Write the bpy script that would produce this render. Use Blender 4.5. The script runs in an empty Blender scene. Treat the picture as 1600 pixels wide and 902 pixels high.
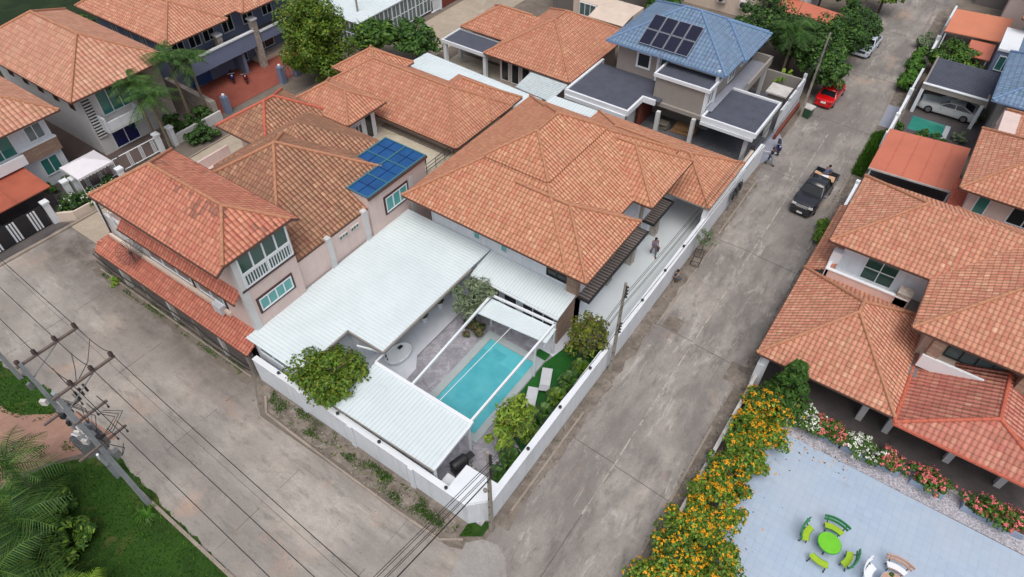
import bpy, math, random
from mathutils import Vector, Matrix
R = math.radians
rnd = random.Random(7)
C = bpy.context.scene.collection
S = bpy.context.scene

# ------------------------------------------------------------------ camera
cam_d = bpy.data.cameras.new('camera'); cam = bpy.data.objects.new('camera', cam_d); C.objects.link(cam)
_p, _r, _y = 8.13631899e-01, 3.33679687e-03, -6.08898419e-01
_f = Vector((math.sin(_y)*math.cos(_p), math.cos(_y)*math.cos(_p), -math.sin(_p)))
_rt = Vector((math.cos(_y), -math.sin(_y), 0)); _up = _rt.cross(_f)
_r2 = _rt*math.cos(_r)+_up*math.sin(_r); _u2 = -_rt*math.sin(_r)+_up*math.cos(_r)
cam.matrix_world = Matrix(((_r2.x, _u2.x, -_f.x, 0), (_r2.y, _u2.y, -_f.y, 0), (_r2.z, _u2.z, -_f.z, 34.0), (0, 0, 0, 1)))
cam_d.sensor_width = 36; cam_d.lens = 1046.636/1600*36; cam_d.clip_start = .5; cam_d.clip_end = 2000
S.camera = cam
S.render.resolution_x = 1024; S.render.resolution_y = 577

# ------------------------------------------------------------------ light: bright overcast
SUN_EL, SUN_AZ = R(66), R(145)       # azimuth clockwise from +y
w = bpy.data.worlds.new('World'); S.world = w; w.use_nodes = True
nt = w.node_tree; bg = nt.nodes['Background']
sky = nt.nodes.new('ShaderNodeTexSky'); sky.sky_type = 'NISHITA'; sky.sun_disc = False
sky.sun_elevation = SUN_EL; sky.sun_rotation = SUN_AZ; sky.air_density = 1.0; sky.dust_density = 6; sky.ozone_density = .6
hs = nt.nodes.new('ShaderNodeHueSaturation'); hs.inputs['Saturation'].default_value = .62
nt.links.new(sky.outputs[0], hs.inputs['Color']); nt.links.new(hs.outputs[0], bg.inputs['Color'])
bg.inputs['Strength'].default_value = .15
sd = bpy.data.lights.new('sun', 'SUN'); sd.energy = 1.35; sd.angle = R(44); sd.color = (1, .985, .965)
sun = bpy.data.objects.new('sun', sd); C.objects.link(sun)
_d = Vector((math.sin(SUN_AZ)*math.cos(SUN_EL), math.cos(SUN_AZ)*math.cos(SUN_EL), math.sin(SUN_EL)))
sun.rotation_euler = _d.to_track_quat('Z', 'Y').to_euler(); sun.location = (0, 0, 60)
S.view_settings.view_transform = 'Standard'; S.view_settings.look = 'None'
S.view_settings.exposure = -0.2; S.view_settings.gamma = 1; S.view_settings.use_curve_mapping = False

# ------------------------------------------------------------------ material helpers
def srgb(r, g, b):
    f = lambda c: ((c/255)/12.92 if c/255 <= .04045 else (((c/255)+.055)/1.055)**2.4)
    return (f(r), f(g), f(b), 1)
class NT:
    def __init__(s, name, rough=.7, metal=0, spec=None):
        s.m = bpy.data.materials.new(name); s.m.use_nodes = True; s.t = s.m.node_tree
        s.b = s.t.nodes['Principled BSDF']; s.b.inputs['Roughness'].default_value = rough; s.b.inputs['Metallic'].default_value = metal
        if spec is not None: s.b.inputs['Specular IOR Level'].default_value = spec
    def n(s, t, **k):
        o = s.t.nodes.new(t)
        for a, v in k.items(): setattr(o, a, v)
        return o
    def l(s, a, b): s.t.links.new(a, b)
    def val(s, v):
        return v
    def setin(s, inp, v):
        if hasattr(v, 'is_linked') or hasattr(v, 'links'): s.l(v, inp)
        else: inp.default_value = v
    def math(s, op, a, b=0, clamp=False):
        o = s.n('ShaderNodeMath', operation=op); o.use_clamp = clamp
        s.setin(o.inputs[0], a); s.setin(o.inputs[1], b); return o.outputs[0]
    def pos(s):
        return s.n('ShaderNodeNewGeometry').outputs['Position']
    def uv(s):
        return s.n('ShaderNodeTexCoord').outputs['UV']
    def island(s):
        return s.n('ShaderNodeNewGeometry').outputs['Random Per Island']
    def noise(s, vec, scale, detail=4, rough=.6, dist=0):
        o = s.n('ShaderNodeTexNoise'); s.l(vec, o.inputs['Vector']); o.inputs['Scale'].default_value = scale
        o.inputs['Detail'].default_value = detail; o.inputs['Roughness'].default_value = rough; o.inputs['Distortion'].default_value = dist
        return o.outputs['Fac']
    def ramp(s, fac, stops):
        o = s.n('ShaderNodeValToRGB'); e = o.color_ramp.elements
        while len(e) < len(stops): e.new(.5)
        for k, (p, c) in enumerate(stops): e[k].position = p; e[k].color = c
        s.l(fac, o.inputs['Fac']); return o.outputs['Color']
    def mix(s, fac, a, b, mode='MIX'):
        o = s.n('ShaderNodeMix', data_type='RGBA', blend_type=mode)
        s.setin(o.inputs[0], fac); s.setin(o.inputs[6], a); s.setin(o.inputs[7], b); return o.outputs[2]
    def color(s, c): s.setin(s.b.inputs['Base Color'], c)
    def bump(s, h, dist=.02, strength=1):
        o = s.n('ShaderNodeBump'); o.inputs['Distance'].default_value = dist; o.inputs['Strength'].default_value = strength
        s.l(h, o.inputs['Height']); s.l(o.outputs[0], s.b.inputs['Normal'])
    def mapr(s, v, a, b, c=0, d=1):
        o = s.n('ShaderNodeMapRange'); s.l(v, o.inputs[0])
        for k, x in enumerate((a, b, c, d)): o.inputs[k+1].default_value = x
        return o.outputs[0]
def g(v): return (v, v, v, 1)

def plain(name, c, rough=.6, metal=0, var=.12, scale=1.5, bump=0, streak=0):
    t = NT(name, rough, metal); p = t.pos()
    n = t.noise(p, scale, 5, .65)
    k = t.mapr(n, .25, .75, 1-var, 1+var*.5)
    col = t.mix(1, c, t.ramp(k, [(0, g(0)), (1, g(1))]), 'MULTIPLY')
    if streak:
        m = t.n('ShaderNodeMapping'); t.l(p, m.inputs[0]); m.inputs['Scale'].default_value = (2.2, 2.2, .18)
        s2 = t.mapr(t.noise(m.outputs[0], 1.6, 4, .7), .5, .8, 0, streak)
        col = t.mix(s2, col, (c[0]*.35, c[1]*.33, c[2]*.3, 1))
    t.color(col)
    if bump: t.bump(t.noise(p, 18, 3), bump)
    return t.m

def tiles(name, ca, cb, cc, dirt=.8, moss=None, mossamt=.0, tw=.285, th=.37, spots=None, roll=None, rollamt=.55, sidek=.55):
    """single lap clay tiles: pale roll (wear and painted highlight), darker pan, grooves and lap edges with dirt and painted shade, every tile its own shade"""
    t = NT(name, .72, spec=.3); uv = t.uv(); sp = t.n('ShaderNodeSeparateXYZ'); t.l(uv, sp.inputs[0])
    wob = t.math('MULTIPLY', t.math('SUBTRACT', t.noise(t.pos(), 1.1, 2), .5), .07)
    u = t.math('DIVIDE', t.math('ADD', sp.outputs[0], wob), tw); v = t.math('DIVIDE', t.math('ADD', sp.outputs[1], wob), th)
    fu = t.math('FRACT', u); fv = t.math('FRACT', v); cu = t.math('FLOOR', u); cv = t.math('FLOOR', v)
    cmb = t.n('ShaderNodeCombineXYZ'); t.l(cu, cmb.inputs[0]); t.l(cv, cmb.inputs[1])
    wn = t.n('ShaderNodeTexWhiteNoise', noise_dimensions='3D'); t.l(cmb.outputs[0], wn.inputs['Vector'])
    wc = t.n('ShaderNodeSeparateColor'); t.l(wn.outputs['Color'], wc.inputs[0])
    red = (cb[0], cb[1]*.8, cb[2]*.82, 1); olive = (cb[0]*.86, cb[1]*.98, cb[2]*.86, 1)
    col = t.ramp(wn.outputs['Value'], [(.0, red), (.2, cb), (.42, ca), (.72, ca), (.86, olive), (1, cc)])
    big = t.noise(t.pos(), .4, 5, .65)
    col = t.mix(t.mapr(big, .42, .68, 0, .55), col, cb)
    sm = t.n('ShaderNodeCombineXYZ'); t.l(t.math('MULTIPLY', sp.outputs[0], 2.2), sm.inputs[0]); t.l(t.math('MULTIPLY', sp.outputs[1], .28), sm.inputs[1])
    col = t.mix(t.mapr(t.noise(sm.outputs[0], 1, 5, .7), .54, .74, 0, .5), col, (cb[0]*.6, cb[1]*.62, cb[2]*.64, 1))
    if moss: col = t.mix(t.mapr(t.noise(t.pos(), .55, 6, .7, .5), .42, .62, 0, mossamt), col, moss)
    if spots:
        k = t.math('MULTIPLY', t.math('GREATER_THAN', t.math('ADD', wn.outputs['Value'], t.mapr(t.noise(t.pos(), .35, 3, .5), .46, .6, -.5, .45)), .8), .75)
        col = t.mix(k, col, spots)
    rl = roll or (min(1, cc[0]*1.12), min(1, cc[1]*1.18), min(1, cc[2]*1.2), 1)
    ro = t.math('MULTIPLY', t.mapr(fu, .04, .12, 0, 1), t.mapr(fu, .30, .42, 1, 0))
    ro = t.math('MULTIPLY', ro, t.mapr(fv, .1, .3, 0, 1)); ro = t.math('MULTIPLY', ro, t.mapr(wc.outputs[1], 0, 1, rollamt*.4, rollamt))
    col = t.mix(ro, col, rl)  # roll paler from wear, with the barrel highlight painted in
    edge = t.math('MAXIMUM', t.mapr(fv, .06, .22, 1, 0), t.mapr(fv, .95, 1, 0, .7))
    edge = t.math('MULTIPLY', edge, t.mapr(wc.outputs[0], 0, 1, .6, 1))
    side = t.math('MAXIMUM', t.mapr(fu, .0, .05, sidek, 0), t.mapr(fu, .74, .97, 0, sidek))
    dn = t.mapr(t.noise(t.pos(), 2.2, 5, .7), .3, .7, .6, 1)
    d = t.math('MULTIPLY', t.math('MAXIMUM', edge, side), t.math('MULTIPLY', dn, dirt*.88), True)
    col = t.mix(d, col, (cb[0]*.34, cb[1]*.33, cb[2]*.33, 1))  # groove and lap dirt, with barrel shading painted into the same tone
    h = t.math('ADD', t.math('SINE', t.math('MULTIPLY', fu, math.pi)), t.math('MULTIPLY', t.math('SUBTRACT', 1, fv), 1.0))
    hv = t.n('ShaderNodeHueSaturation'); hv.inputs['Saturation'].default_value = .9; t.l(col, hv.inputs['Color'])
    t.color(hv.outputs[0]); t.bump(h, .09, 1.0)
    return t.m

def ground_mat(name, c, c2, c3=None, scale=.25, crack=0, rough=.9, bump=.01, marks=0):
    t = NT(name, rough, spec=.25); p = t.pos()
    n1 = t.noise(p, scale, 7, .68, .4); n2 = t.noise(p, scale*9, 6, .7)
    col = t.mix(t.mapr(n1, .35, .65), c, c2)
    if c3: col = t.mix(t.mapr(t.noise(p, scale*.8, 5, .65, 1.2), .56, .74, 0, .8), col, c3)
    col = t.mix(1, col, t.ramp(t.mapr(n2, .2, .8, .72, 1.0), [(0, g(0)), (1, g(1))]), 'MULTIPLY')
    if marks:
        sc = (1, .30, 1) if marks == 1 else (.30, 1, 1)
        def mp(loc, k=1):
            m = t.n('ShaderNodeMapping'); t.l(p, m.inputs[0]); m.inputs['Location'].default_value = loc
            m.inputs['Scale'].default_value = sc if k else (1, 1, 1); return m.outputs[0]
        dk = (c2[0]*.58, c2[1]*.58, c2[2]*.59, 1)
        col = t.mix(t.mapr(t.noise(mp((0, 0, 0)), .35, 6, .68, .25), .47, .60, 0, .72 if marks == 1 else .5), col, dk)              # long tyre and drain stains
        col = t.mix(t.mapr(t.noise(mp((9, 3, 0), 0), .12, 3, .55), .47, .58, 0, .55), col, dk)                 # broad damp areas
        col = t.mix(t.mapr(t.noise(mp((31, 7, 2)), 1.9, 5, .7, .2), .53, .66, 0, .6), col, (c2[0]*.5, c2[1]*.5, c2[2]*.5, 1))
        col = t.mix(t.mapr(t.noise(mp((37, 11, 5), 0), .24, 5, .62, .3), .60, .74, 0, .55), col, srgb(192, 158, 136))
        col = t.mix(t.mapr(t.noise(mp((5, 41, 5)), .9, 8, .78, .5), .56, .64, 0, .38 if marks == 1 else .2), col, srgb(208, 203, 196))
        wv = t.n('ShaderNodeMapping'); t.l(p, wv.inputs[0]); wv.inputs['Rotation'].default_value = (0, 0, .6); wv.inputs['Scale'].default_value = (5.5, .5, 1)
        col = t.mix(t.math('MULTIPLY', t.mapr(t.noise(wv.outputs[0], 1.3, 4, .7, .6), .60, .68, 0, .42 if marks == 1 else .1), t.mapr(t.noise(mp((3, 3, 3), 0), .3, 3), .5, .62, 0, 1)), col, srgb(214, 209, 203))   # scrape marks
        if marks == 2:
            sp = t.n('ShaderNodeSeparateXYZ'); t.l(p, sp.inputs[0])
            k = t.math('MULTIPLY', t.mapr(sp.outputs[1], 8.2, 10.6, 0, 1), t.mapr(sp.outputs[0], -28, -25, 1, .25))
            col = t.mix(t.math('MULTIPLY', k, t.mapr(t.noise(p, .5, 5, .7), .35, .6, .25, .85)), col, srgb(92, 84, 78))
        col = t.mix(1, col, t.ramp(t.mapr(t.noise(p, 9, 6, .8), .3, .7, .80, 1.06), [(0, g(0)), (1, g(1))]), 'MULTIPLY')
    if crack:
        vo = t.n('ShaderNodeTexVoronoi', feature='DISTANCE_TO_EDGE'); 
        mm = t.n('ShaderNodeMix', data_type='VECTOR'); mm.inputs[0].default_value = .35
        nn = t.n('ShaderNodeTexNoise'); t.l(p, nn.inputs['Vector']); nn.inputs['Scale'].default_value = .6
        t.l(p, mm.inputs[4]); 
        ad = t.n('ShaderNodeVectorMath', operation='MULTIPLY_ADD'); t.l(nn.outputs['Color'], ad.inputs[0]); ad.inputs[1].default_value = (2.5, 2.5, 0); t.l(p, ad.inputs[2])
        t.l(ad.outputs[0], vo.inputs['Vector']); vo.inputs['Scale'].default_value = .13
        k = t.math('MULTIPLY', t.mapr(vo.outputs['Distance'], .0, .006, crack, 0), t.mapr(t.noise(p, .5, 3), .45, .6, 0, 1))
        col = t.mix(k, col, (c[0]*.25, c[1]*.24, c[2]*.23, 1))
    t.color(col); t.bump(n2, bump)
    return t.m

def leaf_mat(name, a, b, c, rough=.55):
    t = NT(name, rough, spec=.25)
    col = t.ramp(t.island(), [(0, a), (.45, b), (1, c)])
    k = t.mapr(t.noise(t.pos(), 1.3, 3), .3, .7, 0, 1)
    col = t.mix(k, col, t.mix(.5, col, a)); t.color(col)
    t.b.inputs['Transmission Weight'].default_value = 0
    try: t.b.inputs['Subsurface Weight'].default_value = 0
    except Exception: pass
    return t.m

M = {}
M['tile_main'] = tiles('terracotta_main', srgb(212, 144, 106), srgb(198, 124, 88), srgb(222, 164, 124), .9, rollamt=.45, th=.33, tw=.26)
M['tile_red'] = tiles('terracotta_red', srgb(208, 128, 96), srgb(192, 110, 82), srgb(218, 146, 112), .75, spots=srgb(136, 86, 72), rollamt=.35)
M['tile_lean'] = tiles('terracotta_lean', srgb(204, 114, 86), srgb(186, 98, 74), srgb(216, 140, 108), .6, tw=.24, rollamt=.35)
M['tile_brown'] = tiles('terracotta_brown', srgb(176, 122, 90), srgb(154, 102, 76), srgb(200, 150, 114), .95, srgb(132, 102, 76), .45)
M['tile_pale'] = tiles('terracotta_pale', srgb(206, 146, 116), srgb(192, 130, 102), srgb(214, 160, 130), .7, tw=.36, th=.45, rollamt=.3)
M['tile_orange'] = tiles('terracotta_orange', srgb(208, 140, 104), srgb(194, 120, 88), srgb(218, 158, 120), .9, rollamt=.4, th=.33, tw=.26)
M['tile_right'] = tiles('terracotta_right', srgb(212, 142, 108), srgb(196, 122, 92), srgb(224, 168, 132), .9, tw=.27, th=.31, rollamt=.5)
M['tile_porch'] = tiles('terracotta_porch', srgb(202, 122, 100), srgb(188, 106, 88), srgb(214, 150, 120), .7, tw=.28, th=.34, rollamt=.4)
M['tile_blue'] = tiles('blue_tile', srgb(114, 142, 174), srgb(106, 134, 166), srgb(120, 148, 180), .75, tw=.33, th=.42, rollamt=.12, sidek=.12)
M['ridge'] = plain('ridge_mortar', srgb(188, 134, 104), .8, var=.35, scale=5)
M['ridge_red'] = plain('ridge_mortar_red', srgb(196, 106, 84), .8, var=.3, scale=5)
M['ridge_blue'] = plain('ridge_blue', srgb(112, 142, 178), .6)
M['gutter'] = plain('gutter_brown', srgb(92, 66, 56), .6)
M['gutter_grey'] = plain('gutter_grey', srgb(140, 134, 128), .6)
M['white'] = plain('white_paint', (.76, .80, .84, 1), .55, var=.06, scale=.9)
M['white_wall'] = plain('white_plaster', (.72, .765, .82, 1), .8, var=.12, scale=.7, streak=.32)
M['dirty_white'] = plain('dirty_white', (.60, .58, .56, 1), .8, var=.3, scale=1.2, streak=.35)
M['metal_white'] = plain('white_sheet_metal', (.66, .745, .77, 1), .38, var=.07, scale=.5)
def sheetmetal():
    t = NT('white_sheet_metal', .42, spec=.4); p = t.pos()
    col = t.mix(t.mapr(t.noise(p, .35, 5, .6), .4, .65, 0, .6), (.67, .75, .775, 1), (.58, .66, .69, 1))
    for k, (sx, sy, th) in enumerate(((.35, 3.5, .58), (3.5, .35, .6))):
        m = t.n('ShaderNodeMapping'); t.l(p, m.inputs[0]); m.inputs['Scale'].default_value = (sx, sy, 1)
        col = t.mix(t.mapr(t.noise(m.outputs[0], 1.2, 6, .72), th, .78, 0, .35), col, (.42, .44, .42, 1))
    t.color(col); t.bump(t.noise(p, 6, 2), .004); return t.m
M['metal_white'] = sheetmetal()
M['metal_grey'] = plain('sheet_groove', (.54, .61, .63, 1), .6, var=.2, scale=3)
M['pink'] = plain('pink_plaster', srgb(216, 196, 190), .85, var=.12, scale=.7, streak=.15)
M['cream'] = plain('cream_plaster', srgb(212, 196, 182), .85, var=.15, scale=.7, streak=.12)
M['grey_wall'] = plain('grey_plaster', srgb(152, 146, 140), .85, var=.1, streak=.1)
M['dark_grey_wall'] = plain('dark_grey_plaster', srgb(112, 108, 106), .85, var=.12)
M['blue_wall'] = plain('slate_blue_plaster', srgb(118, 130, 158), .8, var=.12)
M['pale_wall'] = plain('pale_plaster', srgb(206, 206, 206), .85, var=.1, streak=.15)
M['dark_roof'] = plain('dark_roof_felt', srgb(80, 84, 98), .75, var=.25, scale=1.2)
M['black'] = plain('black_metal', (.025, .025, .028, 1), .5, var=.1)
M['dark_brown'] = plain('dark_brown_paint', srgb(70, 46, 46), .6)
M['iron'] = plain('dark_iron', (.05, .05, .055, 1), .5, .3)
M['steel'] = plain('galvanised', srgb(140, 142, 146), .45, .5, var=.2, scale=6)
M['concrete'] = plain('concrete_pole', srgb(158, 152, 142), .85, var=.3, scale=3, bump=.01, streak=.4)
M['concrete_grey'] = plain('pole_grey', srgb(150, 156, 160), .85, var=.25, scale=3, streak=.3)
M['trunk'] = plain('bark', srgb(98, 84, 68), .9, var=.5, scale=8, bump=.02)
M['palm_trunk'] = plain('palm_bark', srgb(128, 118, 100), .9, var=.5, scale=6, bump=.02)
M['soil'] = plain('soil', srgb(86, 66, 50), .95, var=.4, scale=4)
M['wood'] = plain('timber', srgb(150, 116, 80), .8, var=.35, scale=5)
M['rubber'] = plain('rubber', (.022, .022, .024, 1), .8)
M['rim'] = plain('alloy', (.35, .35, .36, 1), .35, .7)
M['chrome'] = plain('chrome', (.75, .75, .77, 1), .2, .9, var=.02)
M['plate'] = plain('number_plate', (.8, .8, .8, 1), .5)
M['lamp_red'] = plain('tail_lamp', (.35, .02, .02, 1), .3)
M['lamp_clear'] = plain('head_lamp', (.8, .8, .82, 1), .15, .3)
M['carport_red'] = plain('red_sheet', srgb(198, 116, 92), .5, var=.14, scale=.6)
M['carport_orange'] = plain('orange_sheet', srgb(212, 132, 100), .5, var=.1, scale=.6)
M['carport_rust'] = plain('rust_sheet', srgb(172, 92, 70), .7, var=.25, scale=.8)
M['red_floor'] = ground_mat('red_paving', srgb(160, 92, 78), srgb(146, 80, 68), scale=.5, bump=.004)
M['skyblue'] = plain('blue_green_frame', srgb(70, 118, 132), .5)
M['canvas'] = plain('white_canvas', (.72, .70, .74, 1), .85, var=.08)
M['debris'] = plain('debris_mix', srgb(130, 122, 112), .9, var=.6, scale=7)
M['planter'] = plain('blue_grey_planter', srgb(150, 166, 188), .7, var=.15)
M['slat_brown'] = plain('slat_brown', srgb(128, 118, 110), .6)
M['arm'] = plain('crossarm_paint', srgb(112, 98, 92), .7, var=.3, scale=4)
M['green_bench'] = plain('lime_bench', srgb(158, 192, 40), .5, var=.15, scale=4)
M['green_dark'] = plain('green_bench_edge', srgb(44, 128, 78), .5, var=.2, scale=4)
M['green_table'] = plain('green_table_top', srgb(112, 198, 44), .45, var=.15, scale=3)
M['tan'] = plain('tan_terrazzo', srgb(196, 160, 140), .6, var=.3, scale=9)
M['straw'] = plain('straw_load', srgb(206, 166, 132), .9, var=.4, scale=9)
M['bin_green'] = plain('bin_green', srgb(44, 82, 58), .5)
M['plank_white'] = plain('grey_plastic', (.55, .57, .6, 1), .6)
M['blue_tarp'] = plain('blue_tarp', srgb(30, 84, 140), .45, var=.35, scale=1.0)
M['moto_blue'] = plain('navy_paint', srgb(26, 34, 92), .35)
M['moto_red'] = plain('maroon_paint', srgb(90, 24, 34), .35)
def glassy(name, c, rough=.12):
    t = NT(name, rough, spec=.6); t.color(t.mix(t.mapr(t.noise(t.pos(), .8, 3), .3, .7, 0, .5), c, (c[0]*.5, c[1]*.5, c[2]*.5, 1))); return t.m
M['glass_teal'] = glassy('teal_glass', srgb(58, 124, 118))
M['glass_green'] = glassy('green_glass', srgb(40, 78, 66))
M['glass_dark'] = glassy('dark_glass', srgb(34, 42, 46))
M['glass_grey'] = glassy('grey_glass', srgb(96, 116, 118))
M['glass_cyan'] = glassy('curtained_glass', srgb(104, 182, 180))
M['car_glass'] = glassy('car_glass', (.015, .018, .022, 1), .08)
M['solar'] = glassy('solar_cell', srgb(26, 28, 52), .15)
def paint(name, c, rough=.25):
    t = NT(name, rough); t.color(c); t.b.inputs['Coat Weight'].default_value = .6; t.b.inputs['Coat Roughness'].default_value = .06
    t.bump(t.noise(t.pos(), 2, 2), .002); return t.m
M['car_black'] = paint('black_car_paint', (.022, .024, .03, 1))
M['car_red'] = paint('red_car_paint', srgb(196, 16, 22))
M['car_silver'] = paint('silver_car_paint', srgb(186, 198, 212))
M['car_white'] = paint('white_car_paint', srgb(212, 216, 216))

# ----- surfaces with a pattern
def stone_mat(name, a, b, sx=.5, sy=.12):
    t = NT(name, .9); uv = t.uv()
    o = t.n('ShaderNodeTexBrick'); t.l(uv, o.inputs['Vector']); o.inputs['Scale'].default_value = 1
    o.inputs['Brick Width'].default_value = sx; o.inputs['Row Height'].default_value = sy; o.inputs['Mortar Size'].default_value = .008
    o.inputs['Color1'].default_value = a; o.inputs['Color2'].default_value = b; o.inputs['Mortar'].default_value = (a[0]*.3, a[1]*.3, a[2]*.3, 1)
    t.color(t.mix(t.mapr(t.noise(t.pos(), 4, 4), .3, .7, 0, .5), o.outputs['Color'], b)); t.bump(o.outputs['Fac'], -.012); return t.m
M['stone'] = stone_mat('stone_cladding', srgb(182, 158, 138), srgb(146, 120, 104))
M['stone_brown'] = stone_mat('brown_stone', srgb(168, 146, 128), srgb(150, 122, 106), .6, .2)
M['stone_block'] = stone_mat('stone_blocks', srgb(190, 180, 170), srgb(150, 142, 134), .5, .3)
M['fence_block'] = stone_mat('louvred_block', srgb(126, 120, 116), srgb(92, 88, 86), .4, .09)
M['brick_red'] = stone_mat('red_brick', srgb(140, 72, 58), srgb(120, 62, 52), .3, .09)
def stamped():
    t = NT('stamped_concrete', .75); p = t.pos()
    n = t.noise(p, 1.1, 8, .75, 1.0)
    col = t.ramp(n, [(.3, srgb(122, 122, 130)), (.5, srgb(152, 150, 158)), (.7, srgb(190, 188, 196))])
    v = t.n('ShaderNodeTexVoronoi', feature='DISTANCE_TO_EDGE'); t.l(p, v.inputs['Vector']); v.inputs['Scale'].default_value = 2.2
    col = t.mix(t.mapr(v.outputs['Distance'], 0, .03, .5, 0), col, srgb(92, 90, 94)); t.color(col); t.bump(n, .02); return t.m
M['stamped'] = stamped()
M['yard_light'] = plain('pale_yard_concrete', srgb(204, 212, 216), .6, var=.08, scale=.5)
M['yard_tile'] = plain('yard_tile', srgb(206, 210, 218), .5, var=.12, scale=1.5)
M['coping'] = plain('pool_coping', srgb(168, 178, 180), .7, var=.12)
def pavers():
    t = NT('blue_pavers', .7); uv = t.pos()
    o = t.n('ShaderNodeTexBrick'); t.l(uv, o.inputs['Vector']); o.inputs['Scale'].default_value = 1; o.offset = 0
    o.inputs['Brick Width'].default_value = .42; o.inputs['Row Height'].default_value = .42; o.inputs['Mortar Size'].default_value = .010; o.inputs['Mortar Smooth'].default_value = .8
    o.inputs['Color1'].default_value = srgb(168, 186, 206); o.inputs['Color2'].default_value = srgb(162, 180, 202); o.inputs['Mortar'].default_value = srgb(150, 166, 188)
    col = t.mix(t.mapr(t.noise(uv, .25, 5), .4, .65, 0, .5), o.outputs['Color'], srgb(178, 188, 200))
    col = t.mix(t.mapr(t.noise(uv, .35, 7, .7), .57, .68, 0, .55), col, srgb(150, 156, 170))
    t.color(col); t.bump(o.outputs['Fac'], -.004); return t.m
M['pavers'] = pavers()
def pebbles():
    t = NT('pebble_wash', .85); p = t.pos()
    v = t.n('ShaderNodeTexVoronoi'); t.l(p, v.inputs['Vector']); v.inputs['Scale'].default_value = 15
    s = t.n('ShaderNodeSeparateColor'); t.l(v.outputs['Color'], s.inputs[0])
    t.color(t.ramp(s.outputs[0], [(0, srgb(134, 132, 140)), (.5, srgb(166, 164, 172)), (1, srgb(196, 194, 202))])); t.bump(v.outputs['Distance'], -.02); return t.m
M['pebbles'] = pebbles()
M['road'] = ground_mat('road_concrete', srgb(178, 171, 164), srgb(154, 148, 143), srgb(188, 180, 172), scale=.22, crack=.35, bump=.008, marks=1)
M['road_x'] = ground_mat('street_concrete', srgb(190, 183, 175), srgb(170, 163, 156), srgb(196, 180, 164), scale=.16, crack=.3, bump=.008, marks=2)
M['road_l'] = ground_mat('side_street_concrete', srgb(186, 172, 154), srgb(166, 154, 140), srgb(194, 184, 166), scale=.16, crack=.5, bump=.005)
M['earth'] = ground_mat('bare_ground', srgb(134, 124, 114), srgb(112, 104, 96), srgb(150, 136, 124), scale=.3)
M['verge'] = ground_mat('rubble_verge', srgb(148, 138, 128), srgb(108, 100, 92), srgb(172, 164, 156), scale=1.3, bump=.03)
M['kerb'] = ground_mat('kerb_concrete', srgb(170, 158, 146), srgb(146, 136, 126), scale=1)
M['patch'] = ground_mat('new_concrete_patch', srgb(172, 168, 164), srgb(152, 148, 145), srgb(138, 132, 128), scale=.8)
M['red_dirt'] = ground_mat('red_dirt', srgb(172, 136, 120), srgb(154, 122, 108), srgb(184, 154, 138), scale=.5)
M['grass_base'] = ground_mat('grass_soil', srgb(54, 88, 28), srgb(40, 68, 22), srgb(98, 98, 54), scale=.45, bump=.03)
M['field_dark'] = ground_mat('dark_field', srgb(42, 60, 34), srgb(32, 48, 28), srgb(54, 70, 40), scale=.4, bump=.03)
M['turf'] = ground_mat('artificial_turf', srgb(40, 108, 44), srgb(32, 92, 38), scale=.8, bump=.01)
M['dark_yard'] = ground_mat('dark_driveway', srgb(104, 98, 98), srgb(86, 82, 82), scale=.6)
M['brown_yard'] = ground_mat('brown_driveway', srgb(110, 96, 92), srgb(96, 84, 82), scale=.6)
M['site_floor'] = ground_mat('site_floor', srgb(104, 106, 112), srgb(88, 90, 96), srgb(124, 118, 112), scale=.8)
M['terrace'] = ground_mat('terrace_screed', srgb(206, 200, 184), srgb(190, 180, 160), srgb(120, 104, 84), scale=.5)
M['ramp'] = plain('blue_grey_ramp', srgb(148, 152, 166), .7, var=.15)
M['joint'] = plain('tar_joint', srgb(104, 98, 93), .9, var=.4, scale=3)
M['joint_pale'] = plain('mortar_joint', srgb(186, 176, 166), .9, var=.4, scale=3)
def water(name, c1, c2):
    t = NT(name, .08, spec=.5); t.color(t.mix(t.mapr(t.noise(t.pos(), .7, 3), .3, .7), c1, c2)); t.bump(t.noise(t.pos(), 3.5, 3), .008); return t.m
M['water'] = water('pool_water', srgb(70, 162, 176), srgb(94, 182, 192))
M['water_shallow'] = water('pool_water_shallow', srgb(84, 180, 192), srgb(100, 190, 200))
M['water_green'] = water('green_pool_water', srgb(44, 128, 116), srgb(66, 146, 130))

G1, G2, G3 = srgb(28, 62, 18), srgb(58, 104, 34), srgb(100, 142, 52)
M['leaf'] = leaf_mat('leaves_green', srgb(36, 66, 24), srgb(62, 100, 38), srgb(98, 134, 56))
M['leaf_dark'] = leaf_mat('leaves_dark', srgb(30, 52, 26), srgb(50, 78, 38), srgb(78, 108, 52))
M['leaf_bright'] = leaf_mat('leaves_bright', srgb(50, 78, 22), srgb(80, 112, 32), srgb(118, 146, 50))
M['leaf_lime'] = leaf_mat('leaves_lime', srgb(78, 110, 30), srgb(112, 146, 46), srgb(156, 176, 70))
M['leaf_olive'] = leaf_mat('leaves_olive', srgb(84, 100, 74), srgb(112, 128, 98), srgb(140, 152, 122))
M['leaf_yellow'] = leaf_mat('leaves_yellowish', srgb(62, 80, 20), srgb(94, 108, 28), srgb(134, 138, 42))
M['leaf_brown'] = leaf_mat('leaves_brownish', srgb(60, 62, 40), srgb(88, 84, 54), srgb(120, 100, 66))
M['leaf_grass'] = leaf_mat('grass_blades', srgb(44, 84, 22), srgb(62, 108, 30), srgb(98, 132, 50))
M['leaf_palm'] = leaf_mat('palm_leaves', srgb(32, 62, 26), srgb(54, 90, 36), srgb(92, 120, 52))
M['leaf_conifer'] = leaf_mat('conifer_leaves', srgb(36, 68, 22), srgb(54, 90, 28), srgb(78, 110, 38))
M['flower_yellow'] = leaf_mat('flower_yellow', srgb(208, 136, 14), srgb(228, 160, 24), srgb(240, 186, 50)) 
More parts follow.
